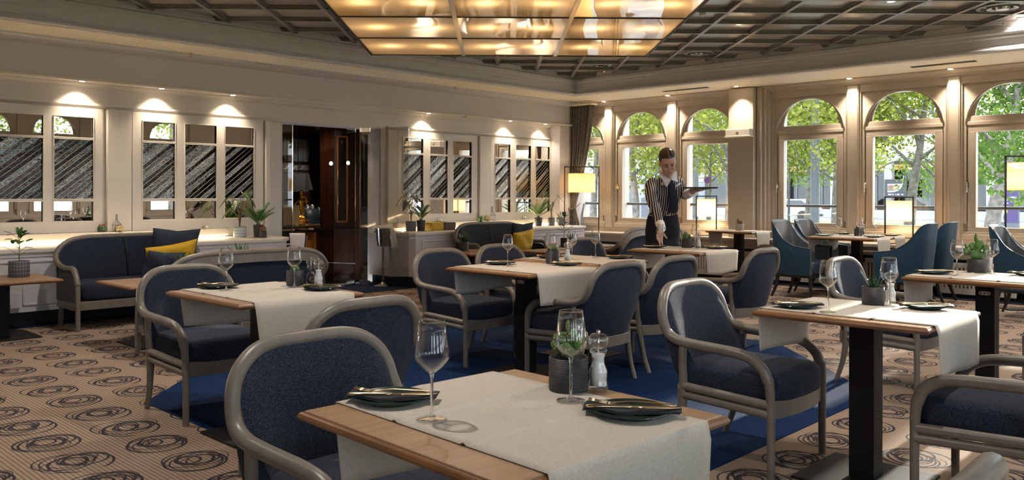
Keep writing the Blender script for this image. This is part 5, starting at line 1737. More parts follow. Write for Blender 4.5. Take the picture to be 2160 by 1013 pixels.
lamp_px(1867, 1926, 413, 11.40, ZBEN, (1871, 1921, 422, 465), 'framed table lamp on the bench behind the window table', 3.8)
lamp_px(2121, 2200, 326, 10.6, 0, (2128, 2192, 341, 399), 'tall framed floor lamp at the right edge of the photo', 2.6)
# lamp flex on the bench
b = MB(); b.tube(crom([(11.2, 7.22, .60), (11.19, 7.18, .66), (11.22, 7.12, .70), (11.3, 7.05, .63)], 5), .004, 6); tag(b.build('lamp_cable', 'cable', None, smooth=True), 'thin black lamp cable looping over the bench behind the cactus pot', 'cable')
# ================================================================== bar room behind the opening
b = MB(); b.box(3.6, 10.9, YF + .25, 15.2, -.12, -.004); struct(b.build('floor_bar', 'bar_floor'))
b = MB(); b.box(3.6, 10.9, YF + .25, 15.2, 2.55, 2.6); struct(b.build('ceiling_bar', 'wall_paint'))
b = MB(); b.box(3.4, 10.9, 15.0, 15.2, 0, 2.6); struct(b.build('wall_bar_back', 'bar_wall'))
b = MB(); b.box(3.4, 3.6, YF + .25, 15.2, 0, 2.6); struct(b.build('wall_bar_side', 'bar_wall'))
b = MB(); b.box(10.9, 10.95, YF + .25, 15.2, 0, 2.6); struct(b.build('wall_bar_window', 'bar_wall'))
b = MB(); b.box(OPEN0 - .0, OPEN0 + .012, YF - .005, YF + .26, 0, OPZ); b.box(OPEN1 - .012, OPEN1, YF - .005, YF + .26, 0, OPZ); b.box(OPEN0, OPEN1, YF - .005, YF + .26, OPZ - .012, OPZ)
struct(b.build('door_1_frame', 'wall_paint'))
# a pier in taupe right of the opening
b = MB(); b.box(OPEN1 + .005, 7.40, YF - .03, YF, 0, 2.19); struct(b.build('trim_door_pier', 'cream_paint', bevel=.006))
# glass doors
PV = Vector((6.79, 9.50, 0))
def glass_leaf(p0, p1, z0, z1, name, label, knob=None):
    t = empty(name, (p0.x, p0.y, 0)); d = (p1 - p0); L = d.length; d.normalize(); n = Vector((-d.y, d.x, 0)) * .005
    b = MB(); q = [Vector((0, 0, 0)) - n, d * L - n, d * L + n, n]
    b.prism([(v.x, v.y) for v in q], z0, z1); b.build('pane', 'door_glass', t, fixn=True)
    b = MB()
    for s in (0, L):
        c = d * s; e = d * (.006 if s == 0 else -.006); q = [c - n * .6, c + e - n * .6, c + e + n * .6, c + n * .6]
        b.prism([(v.x, v.y) for v in q], z0 + .002, z1 - .002)
    b.build('polished_edge', 'acrylic', t, fixn=True)
    for z in ((z0 - .002, z0 + .07), (z1 - .07, z1 + .002)):
        b = MB(); q = [-n * 2.2 , d * .16 - n * 2.2, d * .16 + n * 2.2, n * 2.2]; b.prism([(v.x, v.y) for v in q], z[0] + .01, z[1]); b.build('pivot_fitting', 'chrome', t, bevel=.003, fixn=True)
    if knob:
        for s in (-1, 1):
            k = MB(); c = d * (L - .09) + n * s * 6
            k.tube([d * (L - .09), c], .008, 8); k.ell((c.x + n.x * s * 3, c.y + n.y * s * 3, knob), (.034, .034, .034), 14, 10)
            k.v = [(v[0], v[1], v[2] + (knob if abs(v[2]) < .05 else 0)) for v in k.v]
            k.build('door_knob', 'chrome', t, smooth=True)
    tag(t, label, 'glass door'); return t
E1 = onZ(671, 273, 2.18); E1 = Vector((E1.x, E1.y, 0)); dd = (E1 - PV).normalized()
glass_leaf(PV + dd * .02, PV + dd * .98, .012, 2.17, 'glass_door', 'smoked frameless glass door leaf swung back into the bar, with chrome knobs', 1.08)
E2 = onZ(857, 608, 0); E2 = Vector((E2.x, E2.y, 0)); dd = (E2 - PV).normalized()
glass_leaf(PV + dd * .05, PV + dd * .80, .012, 2.17, 'glass_door', 'smoked frameless glass door leaf standing open into the dining room')
# fixed side glass at the left
t = empty('side_glass', (5.74, 9.78, 0)); b = MB(); b.box(0, .22, -.005, .005, .01, 2.18); b.build('pane', 'door_glass', t); b = MB(); b.box(.214, .226, -.006, .006, .01, 2.18); b.build('edge_strip', 'chrome', t)
tag(t, 'narrow fixed glass panel at the left of the bar opening', 'glass panel')

# dark display cabinet with glazed door on a lower cupboard (px 706-768)
t = empty('display_cabinet', (6.93, 10.12, 0))
b = MB(); b.box(-.10, .42, -.02, .45, .10, .73); b.box(-.08, .40, .02, .45, 0, .10); b.build('lower_cupboard', 'dark_cherry', t)
b = MB(); b.box(-.13, .46, -.06, .46, .73, .765); b.build('counter_slab', 'bar_counter', t, bevel=.004)
b = MB(); b.box(-.06, -.02, .03, .40, .765, 2.35); b.box(.16, .42, .03, .40, .765, 2.35); b.box(-.02, .16, .34, .40, .765, 2.35); b.box(-.02, .16, .03, .06, .765, .86); b.box(-.02, .16, .03, .06, 2.10, 2.35)
b.build('upper_case', 'dark_cherry', t, bevel=.004)
b = MB(); b.box(-.025, .0, .018, .035, .86, 2.1); b.box(.14, .165, .018, .035, .86, 2.1); b.box(-.025, .165, .018, .035, .85, .875); b.box(-.025, .165, .018, .035, 2.08, 2.105); b.build('door_frame', 'cherry', t, bevel=.003)
b = MB(); b.box(0, .14, .025, .029, .875, 2.08); b.build('door_pane', 'door_glass', t)
b = MB(); b.tube([(-.01, .012, 1.12), (-.01, .012, 1.6)], .006, 8); b.build('brass_rod', 'gold', t, smooth=True)
b = MB(); b.add([(.035, .015, 2.03), (.045, .015, 2.03), (.056, .015, 1.995), (.067, .015, 2.03), (.074, .015, 2.03), (.059, .015, 1.98), (.053, .015, 1.98)], [(0, 1, 2, 6), (2, 3, 4, 5), (2, 5, 6)]); b.build('v_mark', 'gold', t)
for k in range(3):
    b = MB(); b.box(-.02, .16, .07, .33, 1.05 + k * .33, 1.06 + k * .33); b.build('glass_shelf', 'acrylic', t)
tag(t, 'dark cherry display cabinet with a glazed door behind the glass leaves', 'cabinet')
# two round bright spots reflected as wall lights
for (px, py, lab) in ((697, 345, 'left'), (733, 344, 'right')):
    p = onY(px, py, 10.10); t = empty('round_wall_light', p)
    b = MB(); b.lathe([(0, -.004), (.028, -.004), (.030, .0), (.030, .012), (0, .012)], 20, Matrix.Rotation(PI / 2, 4, 'X')); b.build('housing', 'black_metal', t)
    b = MB(); b.lathe([(0, -.001), (.026, -.001), (.026, .003), (0, .003)], 20, Matrix.Translation((0, -.014, 0)) @ Matrix.Rotation(PI / 2, 4, 'X')); b.build('lens', 'bar_spot', t)
    tag(t, 'small round bright white light in the dark bar, %s one' % lab, 'light', 'round white lights in the bar')
    if lab == 'left':
        b = MB(); b.tube([(0, .02, 0), (0, .02, .02), (0, .1, .02)], .006, 6); b.build('arm', 'black_metal', t)
# warm cherry cupboard (px 661-706)
t = empty('cherry_cupboard', (6.72, 10.75, 0))
xx0 = onY(661, 500, 10.55).x - 6.72; xx1 = onY(712, 500, 10.55).x - 6.72
b = MB(); b.box(xx0, xx1, -.20, .25, .10, .70); b.build('carcass', 'cherry', t)
b = MB(); b.box(xx0 + .05, xx1 - .02, -.215, -.20, .14, .66); b.build('door', 'cherry', t, bevel=.004)
b = MB(); b.tube(crom([(xx0 + .17, -.225, .18), (xx0 + .17, -.225, .55), (xx0 + .15, -.225, .60), (xx0 + .11, -.225, .615)], 4), .006, 6); b.build('inlay_line', 'gold', t, smooth=True)
b = MB(); b.box(xx0, xx1, -.18, .25, 0, .10); b.build('plinth', 'steel', t)
b = MB(); b.box(xx0 - .03, xx1 + .02, -.23, .26, .70, .735); b.build('counter_slab', 'bar_counter', t, bevel=.004)
tag(t, 'bright orange cherry wood cupboard with curved inlay in the bar', 'cupboard')
b = MB(); b.box(xx0 + 6.75, xx0 + 6.92, 10.56, 10.72, .737, .757); tag(b.build('napkin_stack', 'white_plastic', None), 'little stack of white paper napkins on the cherry cupboard', 'napkin stack')
# cards stand on the cupboard
p = onY(694, 425, 10.6); t = empty('menu_stand', (p.x, 10.6, .737))
b = MB(); b.box(-.05, .05, -.03, .03, 0, .01); b.build('foot', 'black_metal', t); b = MB(); b.tube([(0, 0, .01), (0, 0, .62)], .007, 8); b.build('rod', 'gold', t, smooth=True)
b = MB(); b.box(-.055, .055, -.014, -.009, .39, .66); b.build('card', 'facade_glass', t)
tag(t, 'slim menu card on a brass rod standing in the bar', 'menu stand')
# counter with the golden figure lamp
t = empty('bar_counter', (7.05, 12.1, 0))
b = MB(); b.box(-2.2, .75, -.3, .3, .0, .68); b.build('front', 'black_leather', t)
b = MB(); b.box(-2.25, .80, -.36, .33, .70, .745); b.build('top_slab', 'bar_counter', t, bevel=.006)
b = MB(); b.box(-2.25, .80, -.365, -.355, .675, .70); b.build('brass_edge', 'gold', t)
b = MB(); b.tube([(-2.0, -.42, .20), (.6, -.42, .20)], .02, 8); b.build('foot_rail', 'gold', t, smooth=True)
tag(t, 'dark polished bar counter with brass edge', 'bar counter')
p = onZ(635, 475, .745); t = empty('figure_lamp', (p.x, min(p.y, 12.2), .747)); cx = onY(635, 475, 12.1).x; t.location = (cx, 12.1, .747)
b = MB(); b.lathe([(0, 0), (.15, 0), (.155, .025), (.12, .035), (.12, .055), (.145, .06), (.14, .085), (.09, .095), (0, .10)], 24); b.build('pedestal', 'statue_gold', t, smooth=True, auto=50)
b = MB()
b.ell((0, 0, .12), (.08, .06, .03)); b.tube(crom([(.0, 0, .11), (.02, 0, .19), (.0, 0, .28)], 4), [.018, .03], 10); b.tube(crom([(.02, 0, .13), (.05, 0, .20), (.02, 0, .28)], 4), [.016, .028], 10)
b.loft([((0, 0, .27), (.05, 0, 0), (0, .04, 0)), ((0, 0, .33), (.038, 0, 0), (0, .03, 0)), ((.01, 0, .40), (.055, 0, 0), (0, .035, 0)), ((.01, 0, .44), (.02, 0, 0), (0, .02, 0))], 14)
b.tube(crom([(-.045, 0, .40), (-.11, 0, .35), (-.10, 0, .27), (-.06, -.02, .25)], 4), .017, 8); b.tube(crom([(.06, 0, .40), (.12, 0, .37), (.09, 0, .43), (.03, 0, .50)], 4), .016, 8)
b.ell((.01, 0, .475), (.03, .03, .036)); b.ell((.01, 0, .515), (.045, .035, .018)); b.ell((-.10, 0, .24), (.035, .03, .025)); b.lathe([(0, .50), (.03, .50), (.04, .56), (0, .57)], 12)
o = b.build('figure', 'statue_gold', t, smooth=True); m = o.modifiers.new('fuse', 'REMESH'); m.mode = 'VOXEL'; m.voxel_size = .009; m.use_smooth_shade = True
b = MB(); b.tube([(0, 0, .55), (0, 0, .70)], .008, 8); b.build('stem', 'statue_gold', t, smooth=True)
b = MB(); b.lathe_open([(.25, .58), (.16, .84)], 4, Matrix.Rotation(.1, 4, 'Z')); o = b.build('lamp_shade', 'napkin', t, fixn=True); o.modifiers.new('thick', 'SOLIDIFY').thickness = .004
b = MB(); b.ell((0, 0, .74), (.03, .03, .04)); b.build('bulb', 'bulb', t, smooth=True)
lamp('POINT', 'figure_lamp_bulb', (0, 0, .80), 5, WARM, parent=t, shadow_soft_size=.04)
tag(t, 'golden figure lamp with a dark pyramid shade on the bar counter', 'lamp')
p = onY(610, 470, 12.05); b = MB(); b.box(p.x - .14, p.x + .16, 12.0, 12.06, .747, .747 + .33); o = b.build('menu_board', 'gold', None, bevel=.003); tag(o, 'gold coloured upright menu board left of the figure lamp', 'menu board')
b = MB(); b.box(cx - .05, cx + .35, 11.82, 11.90, .747, .765); tag(b.build('bar_tray', 'gold', None), 'narrow brass tray in front of the figure lamp', 'tray')
# tufted booth seats behind
def booth():
    t = empty('booth_seat', (9.15, 12.75, 0))
    b = MB(); b.box(-1.6, .7, -.45, .0, 0, .45); b.build('seat', 'black_leather', t, bevel=.03, segs=3)
    for k in range(8):
        b = MB(); x = -1.5 + k * .27; b.loft([((x, .05, .42), (.13, 0, 0), (0, .07, 0), .7), ((x, .06, .85), (.13, 0, 0), (0, .085, 0), .7), ((x, .10, .98), (.12, 0, 0), (0, .075, 0), .7), ((x, .13, 1.03), (.09, 0, 0), (0, .04, 0), .7)], 16)
        b.build('channel_cushion', 'black_leather', t, smooth=True, auto=60)
    tag(t, 'channel tufted dark blue leather booth seat in the bar', 'booth seat')
booth()
# shelf with upturned glasses, mirror behind
t = empty('glass_shelf_unit', (7.75, 13.6, .30))
b = MB(); b.box(-1.5, .9, 0, .35, 1.50, 1.56); b.box(-1.5, .9, 0, .35, 1.36, 1.40); b.build('shelves', 'bar_counter', t)
b = MB(); b.box(-1.5, .9, .0, .35, 1.96, 1.985); b.build('top_shelf', 'steel', t)
b = MB(); b.box(.40, .44, .0, .02, 1.56, 1.96); b.box(-.5, -.46, .0, .02, 1.56, 1.96); b.build('uprights', 'steel', t)
b = MB(); b.box(-1.5, .9, .36, .37, 1.0, 2.0); b.build('back_mirror', 'mirror', t)
b = MB(); b.box(-1.5, 1.0, -.05, .33, 2.02, 2.22); b.build('canopy', 'dark_cherry', t)
b = MB()
for k in range(14): b.add([(-1.4 + k * .16, -.005, 1.41), (-1.34 + k * .16, -.005, 1.41), (-1.26 + k * .16, -.005, 1.49), (-1.32 + k * .16, -.005, 1.49)], [(0, 1, 2, 3)])
b.build('slanted_strips', 'pot_beige', t)
for s in (-1.5, .88):
    b = MB(); b.box(s, s + .04, 0, .35, -.30, 2.12); b.build('side_post', 'dark_cherry', t)
tag(t, 'back bar shelf unit with mirror and dark canopy', 'bar shelf')
gl = MB(); gl.lathe_open([(.030, 0), (.038, .09), (.04, .11), (.006, .14), (.005, .19), (.032, .20)], 14)
first = None
names_g = ['leftmost', 'second from left', 'third from left', 'fourth from left', 'fifth from left', 'sixth from left', 'seventh from left', 'eighth from left', 'ninth from left', 'tenth from left', 'rightmost']
for k in range(11):
    if first is None: o = gl.build('bar_glass', 'acrylic', None, smooth=True); first = o
    else: o = first.copy(); COL.objects.link(o)
    o.location = (6.75 + k * .165, 13.72, 1.862)
    tag(o, 'upturned clear glass on the bar shelf, %s' % names_g[k], 'glass', 'upturned glasses on the bar shelf')
# unseen downlights added to brighten the bar
for (x, y) in ((6.3, 10.25), (7.5, 11.6), (7.8, 13.0), (8.6, 11.6)):
    downlight((x, y, 2.549), 0, .045, 'added fill downlight in the bar ceiling, %s' % {6.3: 'just inside the opening', 7.5: 'over the counter', 7.8: 'over the shelf', 8.6: 'over the booth'}[x], energy=45, size=120, grp='added bar ceiling downlights')
# ================================================================== the waitress
def person():
    D0 = 8.65
    base = at(1396, 409, 9.0)
    t = empty('waitress', (base.x, base.y, 0), YAW - PI / 2)      # local x = right in the photo, local y = away, z = up
    inv = t.matrix_basis.inverted()
    t.name = 'person'
    def L(px, py, d): return inv @ at(px, py, d)
    k = lambda px, d: px * d / FPX
    def rx(px, d): return (px * d / FPX, 0, 0)
    X, Yv, Zv = Vector((1, 0, 0)), Vector((0, 1, 0)), Vector((0, 0, 1))
    # ---------------- body: head, neck, forearms, hands, lower legs in one surface
    b = MB()
    hc = L(1408, 343, 8.38)                       # head centre
    Rh = Matrix.Rotation(math.radians(-6), 3, 'Y') @ Matrix.Rotation(math.radians(31), 3, 'X')   # leaning forward, tilted
    def H(x, y, z): return hc + Rh @ Vector((x, y, z))
    def hv(x, y, z): return Rh @ Vector((x, y, z))
    # skull and jaw as stacked rings (local: -y is the face)
    rings = []
    for (z, w, f, bk, e) in ((-.128, .018, -.070, -.030, 1), (-.118, .034, -.082, -.005, .9), (-.095, .050, -.088, .03, .85), (-.065, .062, -.088, .06, .85), (-.03, .070, -.088, .078, .85), (.0, .074, -.090, .088, .85), (.035, .077, -.090, .096, .88), (.07, .075, -.084, .095, .9), (.10, .062, -.062, .080, .95), (.122, .036, -.03, .05, 1), (.130, .008, .0, .02, 1)):
        rings.append((H(0, (f + bk) / 2, z), hv(w, 0, 0), hv(0, (bk - f) / 2, 0), e))
    b.loft(rings, 24)
    # nose, brow, cheeks, lips, chin, ears
    b.loft([(H(0, -.089, .018), hv(.006, 0, 0), hv(0, .006, 0)), (H(0, -.097, -.008), hv(.008, 0, 0), hv(0, .008, 0)), (H(0, -.108, -.032), hv(.012, 0, 0), hv(0, .010, 0)), (H(0, -.100, -.043), hv(.014, 0, 0), hv(0, .010, 0)), (H(0, -.088, -.048), hv(.008, 0, 0), hv(0, .006, 0))], 10)
    for s in (-1, 1):
        b.ell(H(s * .014, -.094, -.040), (.007, .008, .006)); b.ell(H(s * .036, -.075, -.028), (.022, .018, .02)); b.ell(H(s * .031, -.082, .028), (.021, .010, .008), R=Rh)
        b.ell(H(s * .079, .012, -.012), (.010, .020, .032), R=Rh)
    b.ell(H(0, -.090, -.066), (.021, .010, .008), R=Rh); b.ell(H(0, -.078, -.108), (.019, .014, .014), R=Rh)
    # neck
    nb = L(1405, 390, 8.55)
    b.loft([(H(0, .035, -.06), (.05, 0, 0), (0, .05, 0)), (H(0, .03, -.11), (.047, 0, 0), (0, .047, 0)), (nb + Zv * .02 + Yv * .01, (.048, 0, 0), (0, .044, 0)), (nb - Zv * .05 + Yv * .05, (.04, 0, 0), (0, .035, 0))], 16)
    # chest inside the blouse keeps the surface continuous
    waist = L(1393, 470, 8.85); chest = L(1403, 425, 8.65)
    b.loft([(nb - Zv * .03 + Yv * .05, (.04, 0, 0), (0, .035, 0)), (chest + Vector((0, .05, 0)), (.07, 0, 0), (0, .04, 0)), (waist, (.07, 0, 0), (0, .05, 0)), (L(1396, 515, 9.0), (.09, 0, 0), (0, .06, 0)), ]
        , 16)
    # right arm (left in the photo), reaching down to the glass
    S1 = L(1374, 384, 8.60); E1_ = L(1384, 442, 8.36); W1_ = L(1394, 483, 8.12)
    b.tube(crom([S1, E1_, W1_], 6), [.040, .036, .034, .033, .034, .036, .036, .034, .031, .028, .025, .023, .021], 12)
    # left arm (right in the photo), holding the tray
    S2 = L(1432, 380, 8.62); E2_ = L(1447, 412, 8.60); W2_ = L(1466, 402, 8.36)
    b.tube(crom([S2, E2_], 6), [.040, .034], 12); b.tube(crom([E2_, L(1457, 407, 8.48), W2_], 6), [.036, .035, .034, .033, .032, .031, .030, .028, .026, .025, .024, .023, .022], 12)
    # legs
    for s, px in ((-1, 1385), (1, 1410)):
        hp = L(px, 500, 9.0)
        b.tube([hp, Vector((hp.x, hp.y + .02, .5)), Vector((hp.x + s * .01, hp.y + .03, .10))], [.085, .055, .035], 12)
        b.loft([(Vector((hp.x, hp.y + .05, .03)), (.032, 0, 0), (0, 0, .03)), (Vector((hp.x, hp.y - .05, .028)), (.04, 0, 0), (0, 0, .028)), (Vector((hp.x, hp.y - .14, .02)), (.03, 0, 0), (0, 0, .018))], 12)
    # hands
    def hand(wr, dirv, palm_n, curls, thumb_side, scale=1.0, spread=.16, thumbdir=None):
        d = dirv.normalized(); n = palm_n.normalized(); n = (n - d * n.dot(d)).normalized(); sd = d.cross(n).normalized() * thumb_side
        pc = wr + d * .045 * scale
        b.loft([(wr, sd * .022 * scale, n * .016 * scale), (wr + d * .03 * scale, sd * .034 * scale, n * .015 * scale, .8), (wr + d * .07 * scale, sd * .040 * scale, n * .013 * scale, .8), (wr + d * .085 * scale, sd * .038 * scale, n * .010 * scale, .8)], 14)
        tips = []
        for i in range(4):
            off = (.029 - i * .0195) * scale
            root = wr + d * (.080 - abs(i - 1.3) * .004) * scale + sd * off
            ln = (.038, .043, .040, .031)[i] * scale
            dd = (d + sd * (off * spread * 12)).normalized(); pts = [root - d * .012 * scale, root]; c = curls[i]; ax = sd
            for j in range(3):
                ang = c[j]; dd = (dd * math.cos(ang) + n * math.sin(ang)).normalized(); nn2 = dd
                pts.append(pts[-1] + dd * ln * (1, .72, .55)[j])
            b.tube(pts, [.0095 * scale, .0095 * scale, .0085 * scale, .0078 * scale, .0060 * scale], 8); tips.append(pts[-1])
            b.ell(pts[-1], (.006 * scale,) * 3, 8, 6)
        td = thumbdir.normalized() if thumbdir else (d * .6 + sd * .8).normalized()
        r0 = wr + d * .022 * scale + sd * .026 * scale
        pts = [r0 - sd * .01 * scale, r0 + td * .03 * scale, r0 + td * .052 * scale + n * .010 * scale, r0 + td * .072 * scale + n * .022 * scale]
        b.tube(pts, [.012 * scale, .0115 * scale, .0095 * scale, .0075 * scale], 8); b.ell(pts[-1], (.0075 * scale,) * 3, 8, 6)
        return tips
    # right hand: fingers pointing down, pinching the stem low down
    stem = inv @ Vector((GW.x, GW.y, TZ + .055))
    wr1 = W1_
    hand(wr1, (stem + Vector((-.008, .02, .03)) - wr1), Vector((.35, -.9, .1)), [(.15, .3, .2), (.1, .25, .2), (.25, .5, .4), (.4, .6, .5)], -1, 1.0, .05, thumbdir=Vector((.30, -.35, -.85)))
    # left hand: open palm under the tray
    tray_c = L(1477, 397, 8.30)
    hand(W2_ + Vector((0, 0, -.004)), Vector((.95, -.25, .17)), Vector((0, 0, 1)), [(.02, .06, .05), (.0, .05, .05), (.02, .06, .05), (.05, .08, .08)], 1, 1.0, .3, thumbdir=Vector((.5, -.85, .1)))
    o = b.build('body', 'skin', t, smooth=True)
    m = o.modifiers.new('fuse', 'REMESH'); m.mode = 'VOXEL'; m.voxel_size = .0048; m.use_smooth_shade = True
    m = o.modifiers.new('soft', 'SMOOTH'); m.factor = .5; m.iterations = 2
    # ---------------- face details
    for s in (-1, 1):
        b = MB(); b.loft([(H(s * .018, -.0885, .005), hv(0, 0, .001), hv(0, .004, 0)), (H(s * .030, -.0905, .004), hv(0, 0, .0075), hv(0, .005, 0)), (H(s * .044, -.083, .005), hv(0, 0, .001), hv(0, .004, 0))], 8); b.build('eye', 'eye_dark', t, smooth=True)
        b = MB(); b.tube([H(s * .014, -.093, .024), H(s * .030, -.094, .031), H(s * .048, -.082, .026)], [.0045, .005, .003], 6); b.build('eyebrow', 'hair', t, smooth=True)
        b = MB(); b.tube([H(s * .085 + .012 * math.cos(a) * 0, .004 + .010 * math.cos(a), -.052 + .012 * math.sin(a)) for a in [2 * PI * q / 12 for q in range(12)]], .002, 5, closed=True); b.build('earring', 'gold', t, smooth=True)
    b = MB(); b.ell(H(0, -.0965, -.0625), (.019, .006, .0042), R=Rh); b.ell(H(0, -.0965, -.0705), (.016, .0065, .0050), R=Rh); b.build('lips', 'lips', t, smooth=True)
    # hair: smooth, centre parted, tied at the back
    b = MB(); b.ell(H(0, .022, .046), (.0865, .104, .101), 28, 18, R=Rh); b.ell(H(0, .045, -.015), (.080, .072, .075), 20, 12, R=Rh); b.ell(H(0, .125, .0), (.04, .04, .045))
    o = b.build('hair', 'hair', t, smooth=True)
    b = MB(); b.tube([H(0, -.084, .075), H(0, -.070, .105), H(0, -.040, .132), H(0, .0, .147)], [.0015, .002, .002, .001], 6); b.build('hair_parting', 'skin', t, smooth=True)
    # ---------------- striped blouse
    b = MB()
    def ring(px0, px1, py, d, dep, e=.85, tilt=0):
        c = L((px0 + px1) / 2, py, d); hw = (px1 - px0) / 2 * d / FPX
        return (c, (hw, 0, tilt), (0, dep, 0), e)
    b.loft([ring(1394, 1420, 372, 8.58, .050), ring(1386, 1428, 377, 8.58, .062), ring(1375, 1435, 384, 8.60, .080), ring(1369, 1437, 394, 8.62, .090), ring(1369, 1436, 412, 8.62, .105), ring(1370, 1433, 432, 8.68, .105), ring(1370, 1429, 450, 8.78, .096), ring(1372, 1424, 462, 8.84, .085)], 28)
    b.tube(crom([L(1383, 384, 8.60), L(1374, 394, 8.56), L(1375, 420, 8.42), L(1384, 446, 8.32), L(1391, 470, 8.20), L(1393, 476, 8.16)], 4), [.064, .068, .070, .068, .066, .064, .062, .061, .060, .058, .056, .054, .052, .050, .048, .046, .044, .042, .041, .040, .039], 16)
    b.tube(crom([L(1425, 382, 8.62), L(1433, 388, 8.62), L(1440, 402, 8.60), L(1445, 411, 8.58)], 4), [.055, .056, .056, .055, .054, .053, .051, .050, .048, .047, .046, .046, .045], 16)
    b.tube(crom([L(1443, 412, 8.60), L(1450, 410, 8.53)], 4), [.047, .044], 14)
    o = b.build('striped_blouse', 'striped_cloth', t, smooth=True)
    m = o.modifiers.new('fuse', 'REMESH'); m.mode = 'VOXEL'; m.voxel_size = .008; m.use_smooth_shade = True
    m = o.modifiers.new('soft', 'SMOOTH'); m.factor = .5; m.iterations = 3
    # collar: two long white points
    def flat(pts, th, mat, name):
        b = MB(); n = len(pts); P = [Vector(p) for p in pts]
        b.add(P + [p - Vector((0, th, 0)) for p in P], [tuple(range(n)), tuple(range(2 * n - 1, n - 1, -1))] + [(i, n + i, n + (i + 1) % n, (i + 1) % n) for i in range(n)])
        o = b.build(name, mat, t, fixn=True, bevel=.002); return o
    b = MB()
    for pts, nm in (([L(1391, 361, 8.47), L(1391, 370, 8.42), L(1406, 395, 8.40), L(1415, 380, 8.39), L(1403, 371, 8.42)], 'collar_point'), ([L(1427, 360, 8.47), L(1429, 384, 8.42), L(1418, 380, 8.39), L(1415, 378, 8.40), L(1421, 366, 8.44)], 'collar_point')):
        rows = []
        flat(pts, .012, 'white_cotton', nm)
    b = MB(); b.loft([(nb + Vector((0, -.002, -.005)), (.062, 0, 0), (0, .058, 0)), (nb + Vector((0, -.002, .03)), (.056, 0, .0), (0, .055, 0))], 20, closed_ends=False); b.build('collar_stand', 'white_cotton', t, smooth=True)
    # navy tie / front panel
    b = MB(); b.loft([(L(1414, 380, 8.40), (k(4, 8.4), 0, 0), (0, .01, 0), .6), (L(1417, 392, 8.42), (k(7, 8.4), 0, 0), (0, .014, 0), .6), (L(1420, 415, 8.46), (k(9, 8.4), 0, 0), (0, .018, 0), .6), (L(1421, 440, 8.54), (k(10, 8.4), 0, 0), (0, .02, 0), .6), (L(1418, 450, 8.62), (k(9, 8.4), 0, 0), (0, .02, 0), .6)], 16)
    b.build('neck_scarf', 'navy_cloth', t, smooth=True)
    flat([L(1425, 392, 8.44), L(1427, 394, 8.44), L(1436, 388, 8.46), L(1435, 385, 8.46)], .006, 'white_cotton', 'name_tag')
    # cuffs
    def ringtube(c0, c1, r0, r1, name, mat='white_cotton'):
        b = MB(); b.tube([c0, (c0 + c1) / 2, c1], [r0, (r0 + r1) / 2, r1], 16); b.build(name, mat, t, smooth=True, auto=60)
    ringtube(L(1392, 472, 8.19), L(1397, 484, 8.11), .046, .036, 'cuff'); ringtube(L(1448, 411, 8.55), L(1459, 406.5, 8.44), .048, .041, 'cuff')
    # high-waisted navy trousers with belt
    b = MB()
    b.loft([ring(1369, 1429, 449, 8.79, .104), ring(1364, 1432, 464, 8.88, .122), ring(1361, 1434, 486, 8.95, .125), ring(1361, 1433, 505, 9.0, .125), ring(1364, 1431, 520, 9.0, .115)], 28)
    for px in (1380, 1415):
        hp = L(px, 512, 9.0); b.tube([hp, Vector((hp.x, hp.y + .01, .55)), Vector((hp.x, hp.y + .03, .07))], [.105, .085, .075], 16)
    o = b.build('trousers', 'trouser_cloth', t, smooth=True)
    m = o.modifiers.new('fuse', 'REMESH'); m.mode = 'VOXEL'; m.voxel_size = .011; m.use_smooth_shade = True
    b = MB(); b.tube([L(1405, 446, 8.66), L(1414, 447, 8.65), L(1413, 455, 8.66), L(1405, 454, 8.67)], .004, 6, closed=True); b.build('belt_buckle', 'white_plastic', t, smooth=True)
    b = MB(); b.tube([L(1368, 452, 8.72), L(1376, 456, 8.66), L(1384, 458, 8.64)], .003, 5); b.build('pocket_piping', 'white_plastic', t, smooth=True)
    for s, px in ((-1, 1380), (1, 1415)):
        hp = L(px, 512, 9.0); b = MB(); b.loft([(Vector((hp.x, hp.y + .07, .035)), (.04, 0, 0), (0, 0, .035), .8), (Vector((hp.x, hp.y - .04, .04)), (.048, 0, 0), (0, 0, .04), .8), (Vector((hp.x, hp.y - .16, .025)), (.038, 0, 0), (0, 0, .025), .8)], 16); b.build('shoe', 'black_leather', t, smooth=True)
    tag(t, 'person in striped blouse, white collar and dark trousers leaning over a table with a tray', 'person')
    # tray
    tc = at(1477, 394.5, 8.30)
    tr = empty('serving_tray', (tc.x, tc.y, tc.z - .012))
    b = MB(); b.lathe([(0, .0), (.160, .0), (.172, .010), (.176, .010), (.163, -.005), (0, -.005)], 40); b.build('dish', 'black_wood', tr, smooth=True, auto=40)
    tag(tr, 'round black serving tray balanced on the left palm of the person', 'tray')
person()
# ================================================================== the street outside
GZ = -.45
def gbox(b, x0, x1, y0, y1, z0, z1): b.box(x0, x1, y0, y1, z0, z1)
b = MB(); b.box(12.05, 24, -60, 90, GZ - .2, GZ); struct(b.build('ground_pavement', 'pavement'))
b = MB(); b.box(24, 31, -60, 90, GZ - .2, GZ + .02); tag(b.build('lawn_strip', 'grass'), 'green grass verge beneath the street trees outside the windows', 'grass', kind='stuff')
b = MB(); b.box(31, 45, -60, 120, GZ - .2, GZ - .04); struct(b.build('ground_road', 'asphalt'))
b = MB(); b.box(45, 52, -60, 120, GZ - .2, GZ + .03); tag(b.build('lawn_strip', 'grass'), 'farther green grass strip along the tram road outside', 'grass', kind='stuff')
b = MB(); b.box(52, 140, -80, 160, GZ - .2, GZ - .02); struct(b.build('ground_street', 'pavement'))
b = MB(); b.box(-40, 12.05, -60, -1.85, GZ - .2, GZ); b.box(-60, 140, 160, 180, GZ - .2, GZ); struct(b.build('ground_yard', 'grass'))

